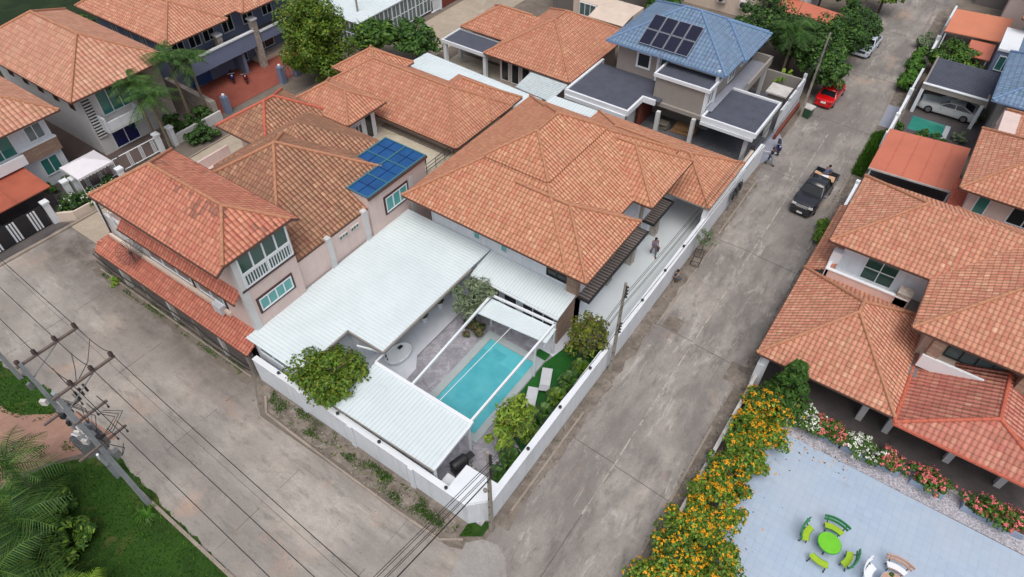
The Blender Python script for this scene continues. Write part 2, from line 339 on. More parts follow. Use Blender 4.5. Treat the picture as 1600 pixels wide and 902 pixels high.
M['flower_pink'] = leaf_mat('flower_pink', srgb(206, 90, 100), srgb(226, 120, 122), srgb(236, 150, 146))
M['flower_white'] = leaf_mat('flower_white', srgb(214, 216, 206), srgb(230, 232, 224), srgb(240, 240, 236))
for nm, c in (('skin', (150, 106, 80)), ('hair', (22, 20, 20)), ('shirt_purple', (128, 118, 142)), ('shirt_dark', (34, 36, 44)), ('jeans_light', (126, 160, 186)),
              ('trouser_grey', (92, 94, 104)), ('shirt_blue', (92, 110, 146)), ('shirt_grey', (132, 128, 126)), ('shirt_white', (214, 216, 222)), ('trouser_dark', (40, 40, 48)), ('shorts_blue', (44, 52, 96))):
    M[nm] = plain(nm, srgb(*c), .8, var=.1, scale=6)

# ------------------------------------------------------------------ mesh helpers
ORG = {}
class MB:
    def __init__(s): s.v = []; s.f = []; s.mi = []; s.cur = 0
    def mat(s, k): s.cur = k; return s
    def poly(s, pts):
        b = len(s.v); s.v += [tuple(p) for p in pts]; s.f.append(tuple(range(b, b+len(pts)))); s.mi.append(s.cur); return s
    def hexa(s, P):     # 8 points: bottom 4 ccw, top 4 ccw
        b = len(s.v); s.v += [tuple(p) for p in P]
        for q in ((3, 2, 1, 0), (4, 5, 6, 7), (0, 1, 5, 4), (1, 2, 6, 5), (2, 3, 7, 6), (3, 0, 4, 7)):
            s.f.append(tuple(b+i for i in q)); s.mi.append(s.cur)
        return s
    def box(s, x0, x1, y0, y1, z0, z1):
        return s.hexa([(x0, y0, z0), (x1, y0, z0), (x1, y1, z0), (x0, y1, z0), (x0, y0, z1), (x1, y0, z1), (x1, y1, z1), (x0, y1, z1)])
    def obox(s, c, sz, rz=0, taper=1.0):
        ca, sa = math.cos(rz), math.sin(rz); P = []
        for k, z in ((1, -.5), (taper, .5)):
            for a, b in ((-.5, -.5), (.5, -.5), (.5, .5), (-.5, .5)):
                x, y = a*sz[0]*k, b*sz[1]*k; P.append((c[0]+x*ca-y*sa, c[1]+x*sa+y*ca, c[2]+z*sz[2]))
        return s.hexa(P)
    def prism(s, poly, z0, z1):
        n = len(poly); b = len(s.v)
        s.v += [(x, y, z0) for x, y in poly]+[(x, y, z1) for x, y in poly]
        s.f.append(tuple(b+i for i in reversed(range(n)))); s.mi.append(s.cur)
        s.f.append(tuple(b+n+i for i in range(n))); s.mi.append(s.cur)
        for i in range(n):
            j = (i+1) % n; s.f.append((b+i, b+j, b+n+j, b+n+i)); s.mi.append(s.cur)
        return s
    def slab(s, pts, t):     # polygon pts (3D, ccw from above), thickness t down
        n = len(pts); b = len(s.v); s.v += [tuple(p) for p in pts]+[(p[0], p[1], p[2]-t) for p in pts]
        s.f.append(tuple(b+i for i in range(n))); s.mi.append(s.cur)
        s.f.append(tuple(b+n+i for i in reversed(range(n)))); s.mi.append(s.cur)
        for i in range(n):
            j = (i+1) % n; s.f.append((b+j, b+i, b+n+i, b+n+j)); s.mi.append(s.cur)
        return s
    def bar(s, a, b, w, h):
        a, b = Vector(a), Vector(b); d = (b-a).normalized()
        side = d.cross(Vector((0, 0, 1))); side = side.normalized() if side.length > 1e-3 else Vector((1, 0, 0))
        up = side.cross(d).normalized(); P = []
        for p in (a, b):
            for q in ((-1, -1), (1, -1), (1, 1), (-1, 1)): P.append(p+side*q[0]*w/2+up*q[1]*h/2)
        return s.hexa([P[0], P[1], P[2], P[3], P[4], P[5], P[6], P[7]])
    def tube(s, pts, r, n=6, r1=None):
        pts = [Vector(p) for p in pts]; m = len(pts); b = len(s.v)
        for i, p in enumerate(pts):
            d = (pts[min(i+1, m-1)]-pts[max(i-1, 0)]).normalized()
            a = d.cross(Vector((0, 0, 1))); a = a.normalized() if a.length > .05 else Vector((1, 0, 0)); c = d.cross(a)
            rr = r if r1 is None else r+(r1-r)*i/(m-1)
            for k in range(n):
                t = 2*math.pi*k/n; s.v.append(tuple(p+a*math.cos(t)*rr+c*math.sin(t)*rr))
        for i in range(m-1):
            for k in range(n):
                k2 = (k+1) % n; s.f.append((b+i*n+k, b+i*n+k2, b+(i+1)*n+k2, b+(i+1)*n+k)); s.mi.append(s.cur)
        s.f.append(tuple(b+k for k in reversed(range(n)))); s.mi.append(s.cur)
        s.f.append(tuple(b+(m-1)*n+k for k in range(n))); s.mi.append(s.cur)
        return s
    def lathe(s, c, prof, n=16, axis='z'):
        b = len(s.v)
        for r, z in prof:
            for k in range(n):
                t = 2*math.pi*k/n
                if axis == 'z': s.v.append((c[0]+r*math.cos(t), c[1]+r*math.sin(t), c[2]+z))
                elif axis == 'x': s.v.append((c[0]+z, c[1]+r*math.cos(t), c[2]+r*math.sin(t)))
                else: s.v.append((c[0]+r*math.cos(t), c[1]+z, c[2]+r*math.sin(t)))
        for i in range(len(prof)-1):
            for k in range(n):
                k2 = (k+1) % n; s.f.append((b+i*n+k, b+i*n+k2, b+(i+1)*n+k2, b+(i+1)*n+k)); s.mi.append(s.cur)
        s.f.append(tuple(b+k for k in reversed(range(n)))); s.mi.append(s.cur)
        e = b+(len(prof)-1)*n; s.f.append(tuple(e+k for k in range(n))); s.mi.append(s.cur)
        return s
    def xf(s, mat):
        s.v = [tuple(mat @ Vector(p)) for p in s.v]; return s
    def build(s, name, mats, parent=None, smooth=False):
        if not isinstance(mats, (list, tuple)): mats = [mats]
        me = bpy.data.meshes.new(name); o = Vector(ORG.get(parent.name, (0, 0, 0))) if parent else Vector((0, 0, 0))
        vs = [(a-o.x, b-o.y, c-o.z) for a, b, c in s.v] if parent else s.v
        me.from_pydata(vs, [], s.f)
        for m in mats: me.materials.append(M[m] if isinstance(m, str) else m)
        if len(mats) > 1: me.polygons.foreach_set('material_index', s.mi)
        uvl = me.uv_layers.new(name='UVMap'); data = [0.0]*(2*len(me.loops))
        V = s.v
        for p in me.polygons:
            nn = p.normal
            if abs(nn.z) > .995: U, W = Vector((1, 0, 0)), Vector((0, 1, 0))
            else:
                U = Vector((-nn.y, nn.x, 0)).normalized(); W = nn.cross(U)
            for li in p.loop_indices:
                q = Vector(V[me.loops[li].vertex_index]); data[2*li] = q.dot(U)+50; data[2*li+1] = q.dot(W)+50
        uvl.data.foreach_set('uv', data)
        if smooth: me.polygons.foreach_set('use_smooth', [True]*len(me.polygons))
        me.update(); ob = bpy.data.objects.new(name, me); C.objects.link(ob)
        if parent: ob.parent = parent; ORG[ob.name] = tuple(o)
        return ob
def tag(o, label=None, cat=None, group=None, kind=None):
    if label: o['label'] = label
    if cat: o['category'] = cat
    if group: o['group'] = group
    if kind: o['kind'] = kind
    return o
def thing(name, label, cat, loc=(0, 0, 0), group=None, rz=0):
    o = bpy.data.objects.new(name, None); o.empty_display_size = .3; C.objects.link(o); o.location = loc; o.rotation_euler = (0, 0, rz)
    ORG[o.name] = tuple(loc); tag(o, label, cat, group); return o
def local(name, label, cat, loc, rz=0, group=None):   # thing whose parts are modelled round the origin
    o = thing(name, label, cat, loc, group, rz); ORG[o.name] = (0, 0, 0); return o
def dup(o, loc, rz=0, label=None, group=None):
    def cp(a, par):
        c = a.copy(); C.objects.link(c)
        if par: c.parent = par
        for ch in [x for x in bpy.data.objects if x.parent == a]: cp(ch, c)
        return c
    c = cp(o, None); c.location = loc; c.rotation_euler = (0, 0, rz)
    if label: c['label'] = label
    if group: c['group'] = group
    return c
def struct(name, mb, mat, kind='structure'):
    return tag(mb.build(name, mat), kind=kind)
def sheet(name, poly, z, mat, kind='structure'):
    return tag(MB().poly([(x, y, z) for x, y in poly]).build(name, mat), kind=kind)
def rect(x0, x1, y0, y1): return [(x0, y0), (x1, y0), (x1, y1), (x0, y1)]
# ------------------------------------------------------------------ building parts
def ridge_caps(segs, parent, mat='ridge', r=.11):
    mb = MB()
    for a, b in segs:
        a, b = Vector(a), Vector(b); L = (b-a).length; n = max(2, int(L/.38))
        for i in range(n):
            p, q = a.lerp(b, i/n), a.lerp(b, (i+1)/n+.01)
            mb.tube([p+Vector((0, 0, .03)), q+Vector((0, 0, .015))], r, 8, r*.86)
    return mb.build('ridge_cap', mat, parent)
def hip(parent, x0, x1, y0, y1, z, s, mat='tile_main', ridge='ridge', gut='gutter', t=.14, gable='', skip=''):
    W, D = x1-x0, y1-y0
    if D <= W:
        d = D/2; a = (x0+d, y0+d, z+s*d); b = (x1-d, y0+d, z+s*d)
        if 'L' in gable: a = (x0, y0+d, z+s*d)
        if 'R' in gable: b = (x1, y0+d, z+s*d)
        faces = [[(x0, y0, z), (x1, y0, z), b, a], [(x1, y0, z), (x1, y1, z), b], [(x1, y1, z), (x0, y1, z), a, b], [(x0, y1, z), (x0, y0, z), a]]
        segs = [(a, b), ((x0, y0, z), a), ((x0, y1, z), a), ((x1, y0, z), b), ((x1, y1, z), b)]
    else:
        d = W/2; a = (x0+d, y0+d, z+s*d); b = (x0+d, y1-d, z+s*d)
        faces = [[(x0, y0, z), (x1, y0, z), a], [(x1, y0, z), (x1, y1, z), b, a], [(x1, y1, z), (x0, y1, z), b], [(x0, y1, z), (x0, y0, z), a, b]]
        segs = [(a, b), ((x0, y0, z), a), ((x1, y0, z), a), ((x0, y1, z), b), ((x1, y1, z), b)]
    mb = MB()
    for f in faces: mb.poly(f)
    for f in faces: mb.poly([(p[0], p[1], p[2]-t) for p in reversed(f)])
    e = [(x0, y0), (x1, y0), (x1, y1), (x0, y1)]
    for i in range(4):
        p, q = e[i], e[(i+1) % 4]; mb.poly([(p[0], p[1], z-t), (q[0], q[1], z-t), (q[0], q[1], z), (p[0], p[1], z)])
    if skip == 'A': segs = []
    if 'L' in skip: segs = [q for q in segs if q[0][0] != x0 and q[1][0] != x0]
    if 'R' in skip: segs = [q for q in segs if q[0][0] != x1 and q[1][0] != x1]
    ro = mb.build('roof', mat, parent)
    segs = [q for q in segs if (Vector(q[0])-Vector(q[1])).length > .2]
    if segs: ridge_caps(segs, ro, ridge)
    if gut:
        gb = MB()
        for i in range(4):
            p, q = e[i], e[(i+1) % 4]; gb.bar((p[0], p[1], z-.09), (q[0], q[1], z-.09), .08, .11)
        gb.build('gutter', gut, ro)
    return ro
def wall(parent, x0, x1, y0, y1, z0, z1, mat, name='wall'):
    return MB().box(x0, x1, y0, y1, z0, z1).build(name, mat, parent)
def win(parent, side, c, a0, a1, z0, z1, n=2, frame='white', glass='glass_teal', trim=None, rows=1, name='window', fw=.07, bars=0):
    sgn = 1 if side[0] == '+' else -1; ax = side[1]
    def bx(mb, u0, u1, w0, w1, o0, o1):
        lo, hi = sorted((c+sgn*o0, c+sgn*o1))
        if ax == 'x': mb.box(lo, hi, u0, u1, w0, w1)
        else: mb.box(u0, u1, lo, hi, w0, w1)
    mb = MB()
    if trim:
        tt = .14; mb.mat(1)
        for q in ((a0-tt, a1+tt, z1+.003, z1+tt), (a0-tt, a1+tt, z0-tt, z0-.003), (a0-tt, a0-.003, z0-.003, z1+.003), (a1+.003, a1+tt, z0-.003, z1+.003)): bx(mb, *q, -.02, .06)
        mb.mat(0)
    bx(mb, a0, a1, z0, z0+fw, -.03, .09); bx(mb, a0, a1, z1-fw, z1, -.03, .09)
    for i in range(n+1):
        u = a0+(a1-a0-fw)*i/n; bx(mb, u, u+fw, z0+fw-.002, z1-fw+.002, -.03, .085)
    for i in range(1, rows):
        q = z0+(z1-z0)*i/rows; bx(mb, a0+.01, a1-.01, q-fw/2, q+fw/2, -.03, .078)
    if bars:
        mb.mat(2 if trim else 1)
        for i in range(1, bars):
            u = a0+(a1-a0)*i/bars; bx(mb, u-.015, u+.015, z0+fw, z1-fw, .04, .07)
    mats = [frame]+([trim] if trim else [])+(['black'] if bars else [])
    o = mb.build(name, mats, parent)
    pb = MB(); bx(pb, a0+.02, a1-.02, z0+.02, z1-.02, -.04, .03); pb.build('pane', glass, o)
    return o
def parapet(parent, poly, z, h, wd=.22, mat='white', name='parapet', closed=True):
    mb = MB(); n = len(poly)
    for i in range(n if closed else n-1):
        p, q = poly[i], poly[(i+1) % n]
        d = Vector((q[0]-p[0], q[1]-p[1], 0)).normalized()*wd*.49
        mb.bar((p[0]-d.x, p[1]-d.y, z+h/2-.001*(i % 2)), (q[0]+d.x, q[1]+d.y, z+h/2-.001*(i % 2)), wd, h-.004*(i % 2))
    return mb.build(name, mat, parent)
def sheetroof(parent, pts, ribdir, pitch=.25, mat='metal_white', t=.06, name='roof', ribw=.045, ribh=.035):
    """pts: ccw 3D polygon (convex); ribdir 'x' or 'y': ribs run along that axis"""
    mb = MB().slab(pts, t); k = 1 if ribdir == 'x' else 0
    lo = min(p[k] for p in pts); hi = max(p[k] for p in pts); q = lo+pitch/2
    n = len(pts)
    o = mb.build(name, mat, parent); rb = MB()
    while q < hi:
        hit = []
        for i in range(n):
            a, b = Vector(pts[i]), Vector(pts[(i+1) % n])
            if (a[k]-q)*(b[k]-q) < 0:
                f = (q-a[k])/(b[k]-a[k]); hit.append(a.lerp(b, f))
        if len(hit) == 2:
            rb.bar(hit[0]+Vector((0, 0, ribh*.4)), hit[1]+Vector((0, 0, ribh*.4)), ribw, ribh)
        q += pitch
    rb.build('rib', mat, o)
    gb = MB(); q = lo+pitch/2+ribw*.9
    while q < hi:
        hit = []
        for i in range(n):
            a, b = Vector(pts[i]), Vector(pts[(i+1) % n])
            if (a[k]-q)*(b[k]-q) < 0:
                f = (q-a[k])/(b[k]-a[k]); hit.append(a.lerp(b, f))
        if len(hit) == 2:
            gb.bar(hit[0]+Vector((0, 0, .0)), hit[1]+Vector((0, 0, .0)), ribw*.8, .008)
        q += pitch
    gb.build('groove', 'metal_grey', o)  # one dark line per rib: groove dirt plus painted rib shade
    return o
def railing(parent, pts, h=.9, n=5, mat='iron', name='railing', rows=3):
    mb = MB()
    for a, b in zip(pts, pts[1:]):
        a, b = Vector(a), Vector(b)
        for r in range(rows): mb.tube([a+Vector((0, 0, h*(r+1)/rows)), b+Vector((0, 0, h*(r+1)/rows))], .025, 5)
        for i in range(n+1): p = a.lerp(b, i/n); mb.tube([p, p+Vector((0, 0, h))], .025, 5)
    return mb.build(name, mat, parent)
# ------------------------------------------------------------------ plants
def leafquad(mb, p, nrm, size, asp=1.6):
    nrm = nrm.normalized(); a = nrm.orthogonal().normalized(); th = rnd.random()*6.28
    a = (Matrix.Rotation(th, 3, nrm) @ a); b = nrm.cross(a); L = size*asp/2; Wd = size/2
    mb.poly([p-a*L, p+b*Wd*.9-a*L*.1, p+a*L, p-b*Wd*.9-a*L*.1])
def rv():
    while True:
        v = Vector((rnd.uniform(-1, 1), rnd.uniform(-1, 1), rnd.uniform(-1, 1)))
        if .05 < v.length <= 1: return v
def crown(parent, c, rad, n=1600, size=.2, mat='leaf', clumps=26, name='crown', low=-.6, asp=1.5, mat2=None, shape=None):
    mb = MB(); c = Vector(c); rad = Vector(rad)
    cs = []
    for i in range(clumps):
        d = rv().normalized(); d.z = max(d.z, low); k = rnd.uniform(.45, .92)
        if shape == 'cone':
            hh = rnd.random()**1.2; d = Vector((math.cos(i*2.4)*(1-hh*.85), math.sin(i*2.4)*(1-hh*.85), hh*2-1)); k = rnd.uniform(.6, .95)
            q = Vector((c.x+d.x*rad.x*k, c.y+d.y*rad.y*k, c.z+d.z*rad.z))
            cs.append((q, (1.15-hh*.75)*.42*rnd.uniform(.8, 1.2))); continue
        cs.append((Vector((c.x+d.x*rad.x*k*rnd.uniform(.85, 1.22), c.y+d.y*rad.y*k*rnd.uniform(.85, 1.22), c.z+d.z*rad.z*k)), rnd.uniform(.17, .42)))
    mr = (rad.x+rad.y)/2
    for i in range(n):
        q, rr = cs[i % len(cs)]; d = rv(); d = d.normalized()*rnd.uniform(.55, 1.0)
        p = q+Vector((d.x*rad.x*rr, d.y*rad.y*rr, d.z*min(rad.z, mr)*rr))
        nr = d+Vector((0, 0, .7))+rv()*.6
        mb.cur = 1 if (mat2 and rnd.random() < .3) else 0
        leafquad(mb, p, nr, size*rnd.uniform(.6, 1.35), asp)
    return mb.build(name, [mat, mat2] if mat2 else mat, parent), cs
def trunk(parent, base, top, r=.12, limbs=4, spread=1.0, mat='trunk', name='trunk'):
    mb = MB(); b, t = Vector(base), Vector(top); mid = b.lerp(t, .5)+Vector((rnd.uniform(-.1, .1), rnd.uniform(-.1, .1), 0))
    mb.tube([b, mid, t], r, 8, r*.5)
    for i in range(limbs):
        a = 6.28*i/limbs+rnd.random(); s = b.lerp(t, rnd.uniform(.45, .8)); e = s+Vector((math.cos(a)*spread, math.sin(a)*spread, spread*rnd.uniform(.5, .9)))
        mb.tube([s, s.lerp(e, .5)+Vector((0, 0, .06)), e], r*.45, 6, r*.12)
    return mb.build(name, mat, parent)
def flowers(parent, cs, rad, n, size, mat, c, name='flower', bias=.5):
    mb = MB()
    for i in range(n):
        q, rr = cs[rnd.randrange(len(cs))]; d = rv().normalized(); d.z = abs(d.z)*1.0
        if rnd.random() < bias: d = (d+Vector((0, 0, .6))).normalized()
        p = q+Vector((d.x*rad[0]*rr, d.y*rad[1]*rr, d.z*rad[2]*rr))*1.06
        for k in range(5):
            leafquad(mb, p+rv()*size*1.0, d+rv()*.5, size*rnd.uniform(.7, 1.2), 1.1)
    return tag(mb.build('flowers' if name == 'flower' else name, mat, parent), kind='stuff')
def tree(name, label, x, y, z0, h, rad, n=1600, size=.2, mat='leaf', group=None, zc=None, clumps=26, mat2=None, tr=.12, shape=None, low=-.6, cat='tree', asp=1.5):
    t = thing(name, label, cat, (x, y, z0), group)
    zc = zc if zc is not None else z0+h-rad[2]
    trunk(t, (x, y, z0-.05), (x, y, zc+rad[2]*.45), tr, 8, min(rad[0], rad[1])*.85)
    o, cs = crown(t, (x, y, zc), rad, n, size, mat, clumps, mat2=mat2, shape=shape, low=low, asp=asp)
    return t, cs
def palm(name, label, x, y, h, L=2.4, n=15, mat='leaf_palm', group='palm trees', lean=(0, 0), lw=.09, z0=0, nl=20):
    t = thing(name, label, 'palm tree', (x, y, z0), group)
    top = Vector((x+lean[0], y+lean[1], z0+h))
    MB().tube([(x, y, z0-.05), (x+lean[0]*.35, y+lean[1]*.35, z0+h*.55), tuple(top)], .15, 8, .09).build('trunk', 'palm_trunk', t)
    mb = MB()
    for i in range(n):
        a = i*2.399+rnd.uniform(-.2, .2); el = rnd.uniform(-.1, 1.15); ll = L*rnd.uniform(.8, 1.1)
        pts = []
        d = Vector((math.cos(a), math.sin(a), 0))
        for k in range(9):
            s = k/8; pts.append(top+d*(ll*s*math.cos(el*(1-.35*s)))+Vector((0, 0, ll*s*math.sin(el)-ll*.62*s*s)))
        mb.tube(pts, .03, 4, .008)
        sd = d.cross(Vector((0, 0, 1)))
        for k in range(1, nl+1):
            s = k/nl; f = s*8; i0 = min(7, int(f)); p = pts[i0].lerp(pts[i0+1], f-i0); tg = (pts[i0+1]-pts[i0]).normalized()
            l2 = ll*.26*(math.sin(math.pi*min(1, s*.85+.12)))+.05
            for sg in (-1, 1):
                e = p+sd*sg*l2+tg*l2*.55+Vector((0, 0, -l2*rnd.uniform(.2, .55))); w2 = tg*lw*.5
                mb.poly([p-w2, p+w2, e+w2*.2, e-w2*.2])
    mb.build('frond', mat, t)
    return t
def leafy(name, label, x, y, h, spread=.6, n=14, mat='leaf_bright', group=None, z0=0, lw=.16, cat='plant'):
    t = thing(name, label, cat, (x, y, z0), group); mb = MB(); st = MB()
    for i in range(n):
        a = i*2.399; L = h*rnd.uniform(.6, 1.0); o = rnd.uniform(0, spread*.5); b = Vector((x+math.cos(a)*o, y+math.sin(a)*o, z0))
        d = Vector((math.cos(a), math.sin(a), 0)); m = b+Vector((0, 0, L*.7)); st.tube([b, b+Vector((0, 0, L*.55))], .02, 4)
        w = d.cross(Vector((0, 0, 1)))*lw; pts = [b+Vector((0, 0, L*.5)), b+d*spread*.3+Vector((0, 0, L*.9)), b+d*spread*.7+Vector((0, 0, L)), b+d*spread*1.05+Vector((0, 0, L*.78))]
        ws = (.3, 1, .9, .1)
        for k in range(3): mb.poly([pts[k]-w*ws[k], pts[k]+w*ws[k], pts[k+1]+w*ws[k+1], pts[k+1]-w*ws[k+1]])
    st.build('stem', 'leaf_dark', t); mb.build('leaf', mat, t); return t
def blades(name, label_kind, polys, n, h, mat='leaf_grass', w=.035, patchy=False):
    mb = MB()
    import bisect
    bbs = [(min(p[0] for p in P), max(p[0] for p in P), min(p[1] for p in P), max(p[1] for p in P)) for P in polys]
    ar = [(b[1]-b[0])*(b[3]-b[2]) for b in bbs]; tot = sum(ar)
    def inside(x, y, P):
        c = False
        for i in range(len(P)):
            (x1, y1), (x2, y2) = P[i], P[i-1]
            if (y1 > y) != (y2 > y) and x < (x2-x1)*(y-y1)/(y2-y1)+x1: c = not c
        return c
    for P, b, a in zip(polys, bbs, ar):
        for i in range(int(n*a/tot)):
            x, y = rnd.uniform(b[0], b[1]), rnd.uniform(b[2], b[3])
            if not inside(x, y, P): continue
            if patchy and (math.sin(x*2.1+y*3.3)+math.sin(x*.9-y*5.1+2)+math.sin(x*4.7+1)*.7+rnd.uniform(-.9, .9)) < .25: continue
            hh = h*rnd.uniform(.4, 1.3); a2 = rnd.random()*6.28; dx, dy = math.cos(a2)*w*hh/h, math.sin(a2)*w*hh/h; lx, ly = rnd.uniform(-.5, .5)*hh, rnd.uniform(-.5, .5)*hh
            mb.poly([(x-dx, y-dy, 0.01), (x+dx, y+dy, 0.01), (x+dx*.2+lx, y+dy*.2+ly, hh)])
    return tag(mb.build(name, mat), kind='stuff')
# ================================================================== THE GROUND
struct('ground', MB().poly([(x, y, 0) for x, y in rect(-400, 400, -250, 500)]), 'earth')
struct('main_road', MB().poly([(x, y, .012) for x, y in rect(-9.25, -2.15, -12, 160)]), 'road')
struct('cross_street', MB().poly([(x, y, .008) for x, y in [(-52, 2.4), (-9.25, 2.4), (-9.25, 9.55), (-24.6, 9.3), (-27.2, 10.9), (-44.5, 11.2), (-45, 12.5), (-49.6, 12.5), (-50.6, 10.9), (-52, 5)]]), 'road_x')
struct('cross_street_corner', MB().poly([(x, y, .010) for x, y in [(-9.25, -12), (-9.25, 10.2), (-10.6, 9.6), (-24, 9.3), (-24, 2.4), (-12, 2.2), (-11, -12)]]), 'road_x')
struct('side_street', MB().poly([(x, y, .009) for x, y in [(-49.7, 12.3), (-44.6, 12.3), (-44.0, 40), (-44, 160), (-50, 160), (-49.8, 40)]]), 'road_l')
mb = MB(); mb.bar((-5.9, -12, .018), (-5.9, 15, .018), .05, .008); struct('road_joint', mb, 'joint')
mb = MB()
yy = 15.0
while yy < 58:
    L_ = rnd.uniform(.25, 1.3); x = -5.9-(yy-15)*.006; mb.bar((x, yy, .018), (x-L_*.006+rnd.uniform(-.02, .02), yy+L_, .018), rnd.uniform(.025, .075), .008); yy += L_+rnd.uniform(.05, .6)
struct('road_mortar_joint', mb, 'joint_pale')
mb = MB()
for y in (-2, 8.4, 18.6, 29.2, 39.5, 50, 60.5, 71, 82, 93):
    mb.bar((-9.2, y+rnd.uniform(-.2, .2), .019), (-5.92, y, .019), .035, .008); mb.bar((-5.88, y-.1, .0195), (-2.2, y-.3, .0195), .035, .008)
struct('road_cross_joint', mb, 'joint')
mb = MB()
for x in (-13.4, -20.2, -27.2, -34.3, -41.4):
    yy = 2.6
    while yy < 9.2:
        L_ = rnd.uniform(.5, 2.2); mb.bar((x+(yy-2.6)*.02, yy, .016), (x+(yy+L_-2.6)*.02, min(9.3, yy+L_), .016), rnd.uniform(.012, .028), .006); yy += L_+rnd.uniform(.1, 1.6)
struct('street_joint', mb, 'joint')
# kerbs and verges
def ragged(x0, y0, x1, y1, n, amp, off):
    return [(x0+(x1-x0)*i/n+rnd.uniform(-amp, amp)*(y1 != y0)+off[0], y0+(y1-y0)*i/n+rnd.uniform(-amp, amp)*(x1 != x0)+off[1]) for i in range(n+1)]
sheet('left_verge', [(-26.9, 11.0)]+[(-25.2, 9.6)]+ragged(-24.8, 9.75, -10.9, 9.75, 30, .08, (0, 0))+[(-9.4, 10.2), (-9.4, 12.2), (-10.4, 11.2)], .020, 'verge')
sheet('drain_strip', ragged(-44, 10.45, -27, 10.35, 40, .1, (0, 0))+[(-27, 11.25), (-44, 11.3)], .018, 'earth')
mb = MB(); mb.bar((-43.5, 10.95, .05), (-27.2, 10.85, .05), .1, .1); struct('drain_kerb', mb, 'kerb')
blades('drain_weeds', '', [[(-43, 10.6), (-28, 10.5), (-28, 11.1), (-43, 11.1)]], 4200, .13, w=.03, patchy=True)
mb = MB()
pts = [(-25.4, 10.4), (-24.4, 9.6), (-22, 9.55), (-18, 9.5), (-14, 9.5), (-11.2, 9.6), (-10.2, 10.3)]
for a, b in zip(pts, pts[1:]): mb.bar((*a, .05), (*b, .05), .13, .1)
struct('kerb', mb, 'kerb')
sheet('road_verge_left', ragged(-9.25, 12, -9.25, 48, 40, .05, (0, 0))+ragged(-8.72, 48, -8.72, 12, 46, .16, (0, 0)), .024, 'verge')
sheet('wall_foot_verge', rect(-9.75, -9.2, 11.8, 49), .016, 'verge')
mb = MB()
for y0, y1, x in ((13, 20.5, -9.05), (29.2, 39, -8.6), (40, 48, -8.85)): mb.bar((x, y0, .04), (x-.03, y1, .04), .12, .06)
struct('broken_kerb', mb, 'kerb')
sheet('road_verge_right', ragged(-2.3, -12, -2.6, 50, 70, .09, (0, 0))+ragged(-2.9, 50, -3.6, 90, 30, .05, (.2, 0))+[(-1.5, 95), (-1.3, 50), (-1.3, -12)], .020, 'verge')
mb = MB(); mb.bar((-2.75, 42, .06), (-2.95, 64, .06), .1, .12); mb.bar((-2.95, 64, .06), (-3.9, 92, .06), .1, .12); mb.bar((-2.15, -10, .05), (-2.45, 24, .05), .14, .08)
struct('right_kerb', mb, 'kerb')
sheet('manhole_patch', rect(-8.3, -7.2, 29.3, 30.5), .026, 'verge'); sheet('manhole_patch', rect(-3.3, -2.2, 27.6, 29.2), .027, 'verge')
sheet('concrete_apron', [(-10.0, 10.25), (-9.4, 10.9), (-8.6, 11.1), (-7.9, 10.8), (-7.3, 10.1), (-7.2, 9.0), (-8.2, 8.1), (-9.6, 8.4)], .030, 'patch')
def rough(P, amp=.16, step=.35):
    out = []
    for (a, b), (c, d) in zip(P, P[1:]+P[:1]):
        n = max(1, int(math.hypot(c-a, d-b)/step))
        for k in range(n): out.append((a+(c-a)*k/n+rnd.uniform(-amp, amp), b+(d-b)*k/n+rnd.uniform(-amp, amp)))
    return out
sheet('red_dirt_path', [(-52, -8), (-40, -2.6), (-36.5, -.9), (-33, -2.4), (-31.9, .4), (-30.6, 2.2), (-30.2, 3.6), (-33.6, 3.3), (-35, 2.3), (-38, 1), (-46, -3), (-60, -6)], .014, 'red_dirt')
L1 = [(-60, -7), (-46, -3.2), (-38, .6), (-35.4, 1.6), (-34.6, 2.6), (-36.5, 3.3), (-40, 2.6), (-60, 1)]
L2 = [(-34, -3.6), (-32.6, -2.4), (-31.7, .2), (-30.4, 2.0), (-29.4, 2.9), (-26.5, 2.75), (-18.2, 2.25), (-12, 1.9), (-12, -12), (-36, -12)]
sheet('grass_bank', rough(L1), .016, 'grass_base'); sheet('grass_bank', rough(L2, .12), .018, 'grass_base')
mb = MB(); mb.bar((-27, 2.35, .06), (-10, 2.1, .06), .18, .12); struct('street_kerb', mb, 'kerb')
sheet('dark_field', [(-140, 15), (-71, 15), (-71, 80), (-58, 60), (-58, 160), (-200, 160)], .012, 'field_dark')
sheet('grass_corner', [(-10.5, 10.3), (-9.5, 11.0), (-9.5, 12.0), (-10.5, 11.2)], .034, 'grass_base')
sheet('right_grass_strip', [(-2.85, 53.4), (-1.9, 53.4), (-1.9, 61.8), (-2.9, 60.5)], .036, 'grass_base')
sheet('front_ramp', [(-9.7, 50.0), (-8.95, 51.5), (-9.0, 54.6), (-10.3, 56.6), (-10.4, 50.0)], .040, 'ramp')
sheet('front_ramp', rect(-3.0, -1.9, 62.2, 66.4), .040, 'ramp')
blades('wild_grass', '', [L1, L2], 60000, .15, patchy=False)
blades('path_edge_grass', '', [[(-33.6, -1.4), (-32, 1.2), (-30.2, 2.6), (-31.6, 2.5), (-33.6, .4)], [(-38, .4), (-35.2, 1.3), (-33.4, 2.9), (-35, 2.6), (-38, 1.4)]], 5200, .13, patchy=True)
V = [[(-24.8, 10.0), (-21.6, 9.9), (-19, 10.4), (-20, 11.0), (-25.4, 11)], [(-19, 10.2), (-16, 9.8), (-12.5, 9.75), (-11.5, 10.2), (-12.5, 10.9), (-18, 10.9)], [(-10.5, 10.4), (-9.5, 11.0), (-9.5, 11.9), (-10.5, 11.1)], [(-17, 10.1), (-10.8, 10.1), (-10.8, 10.8), (-17, 10.8)]]
blades('verge_weeds', '', V, 20000, .12, w=.03, patchy=True)
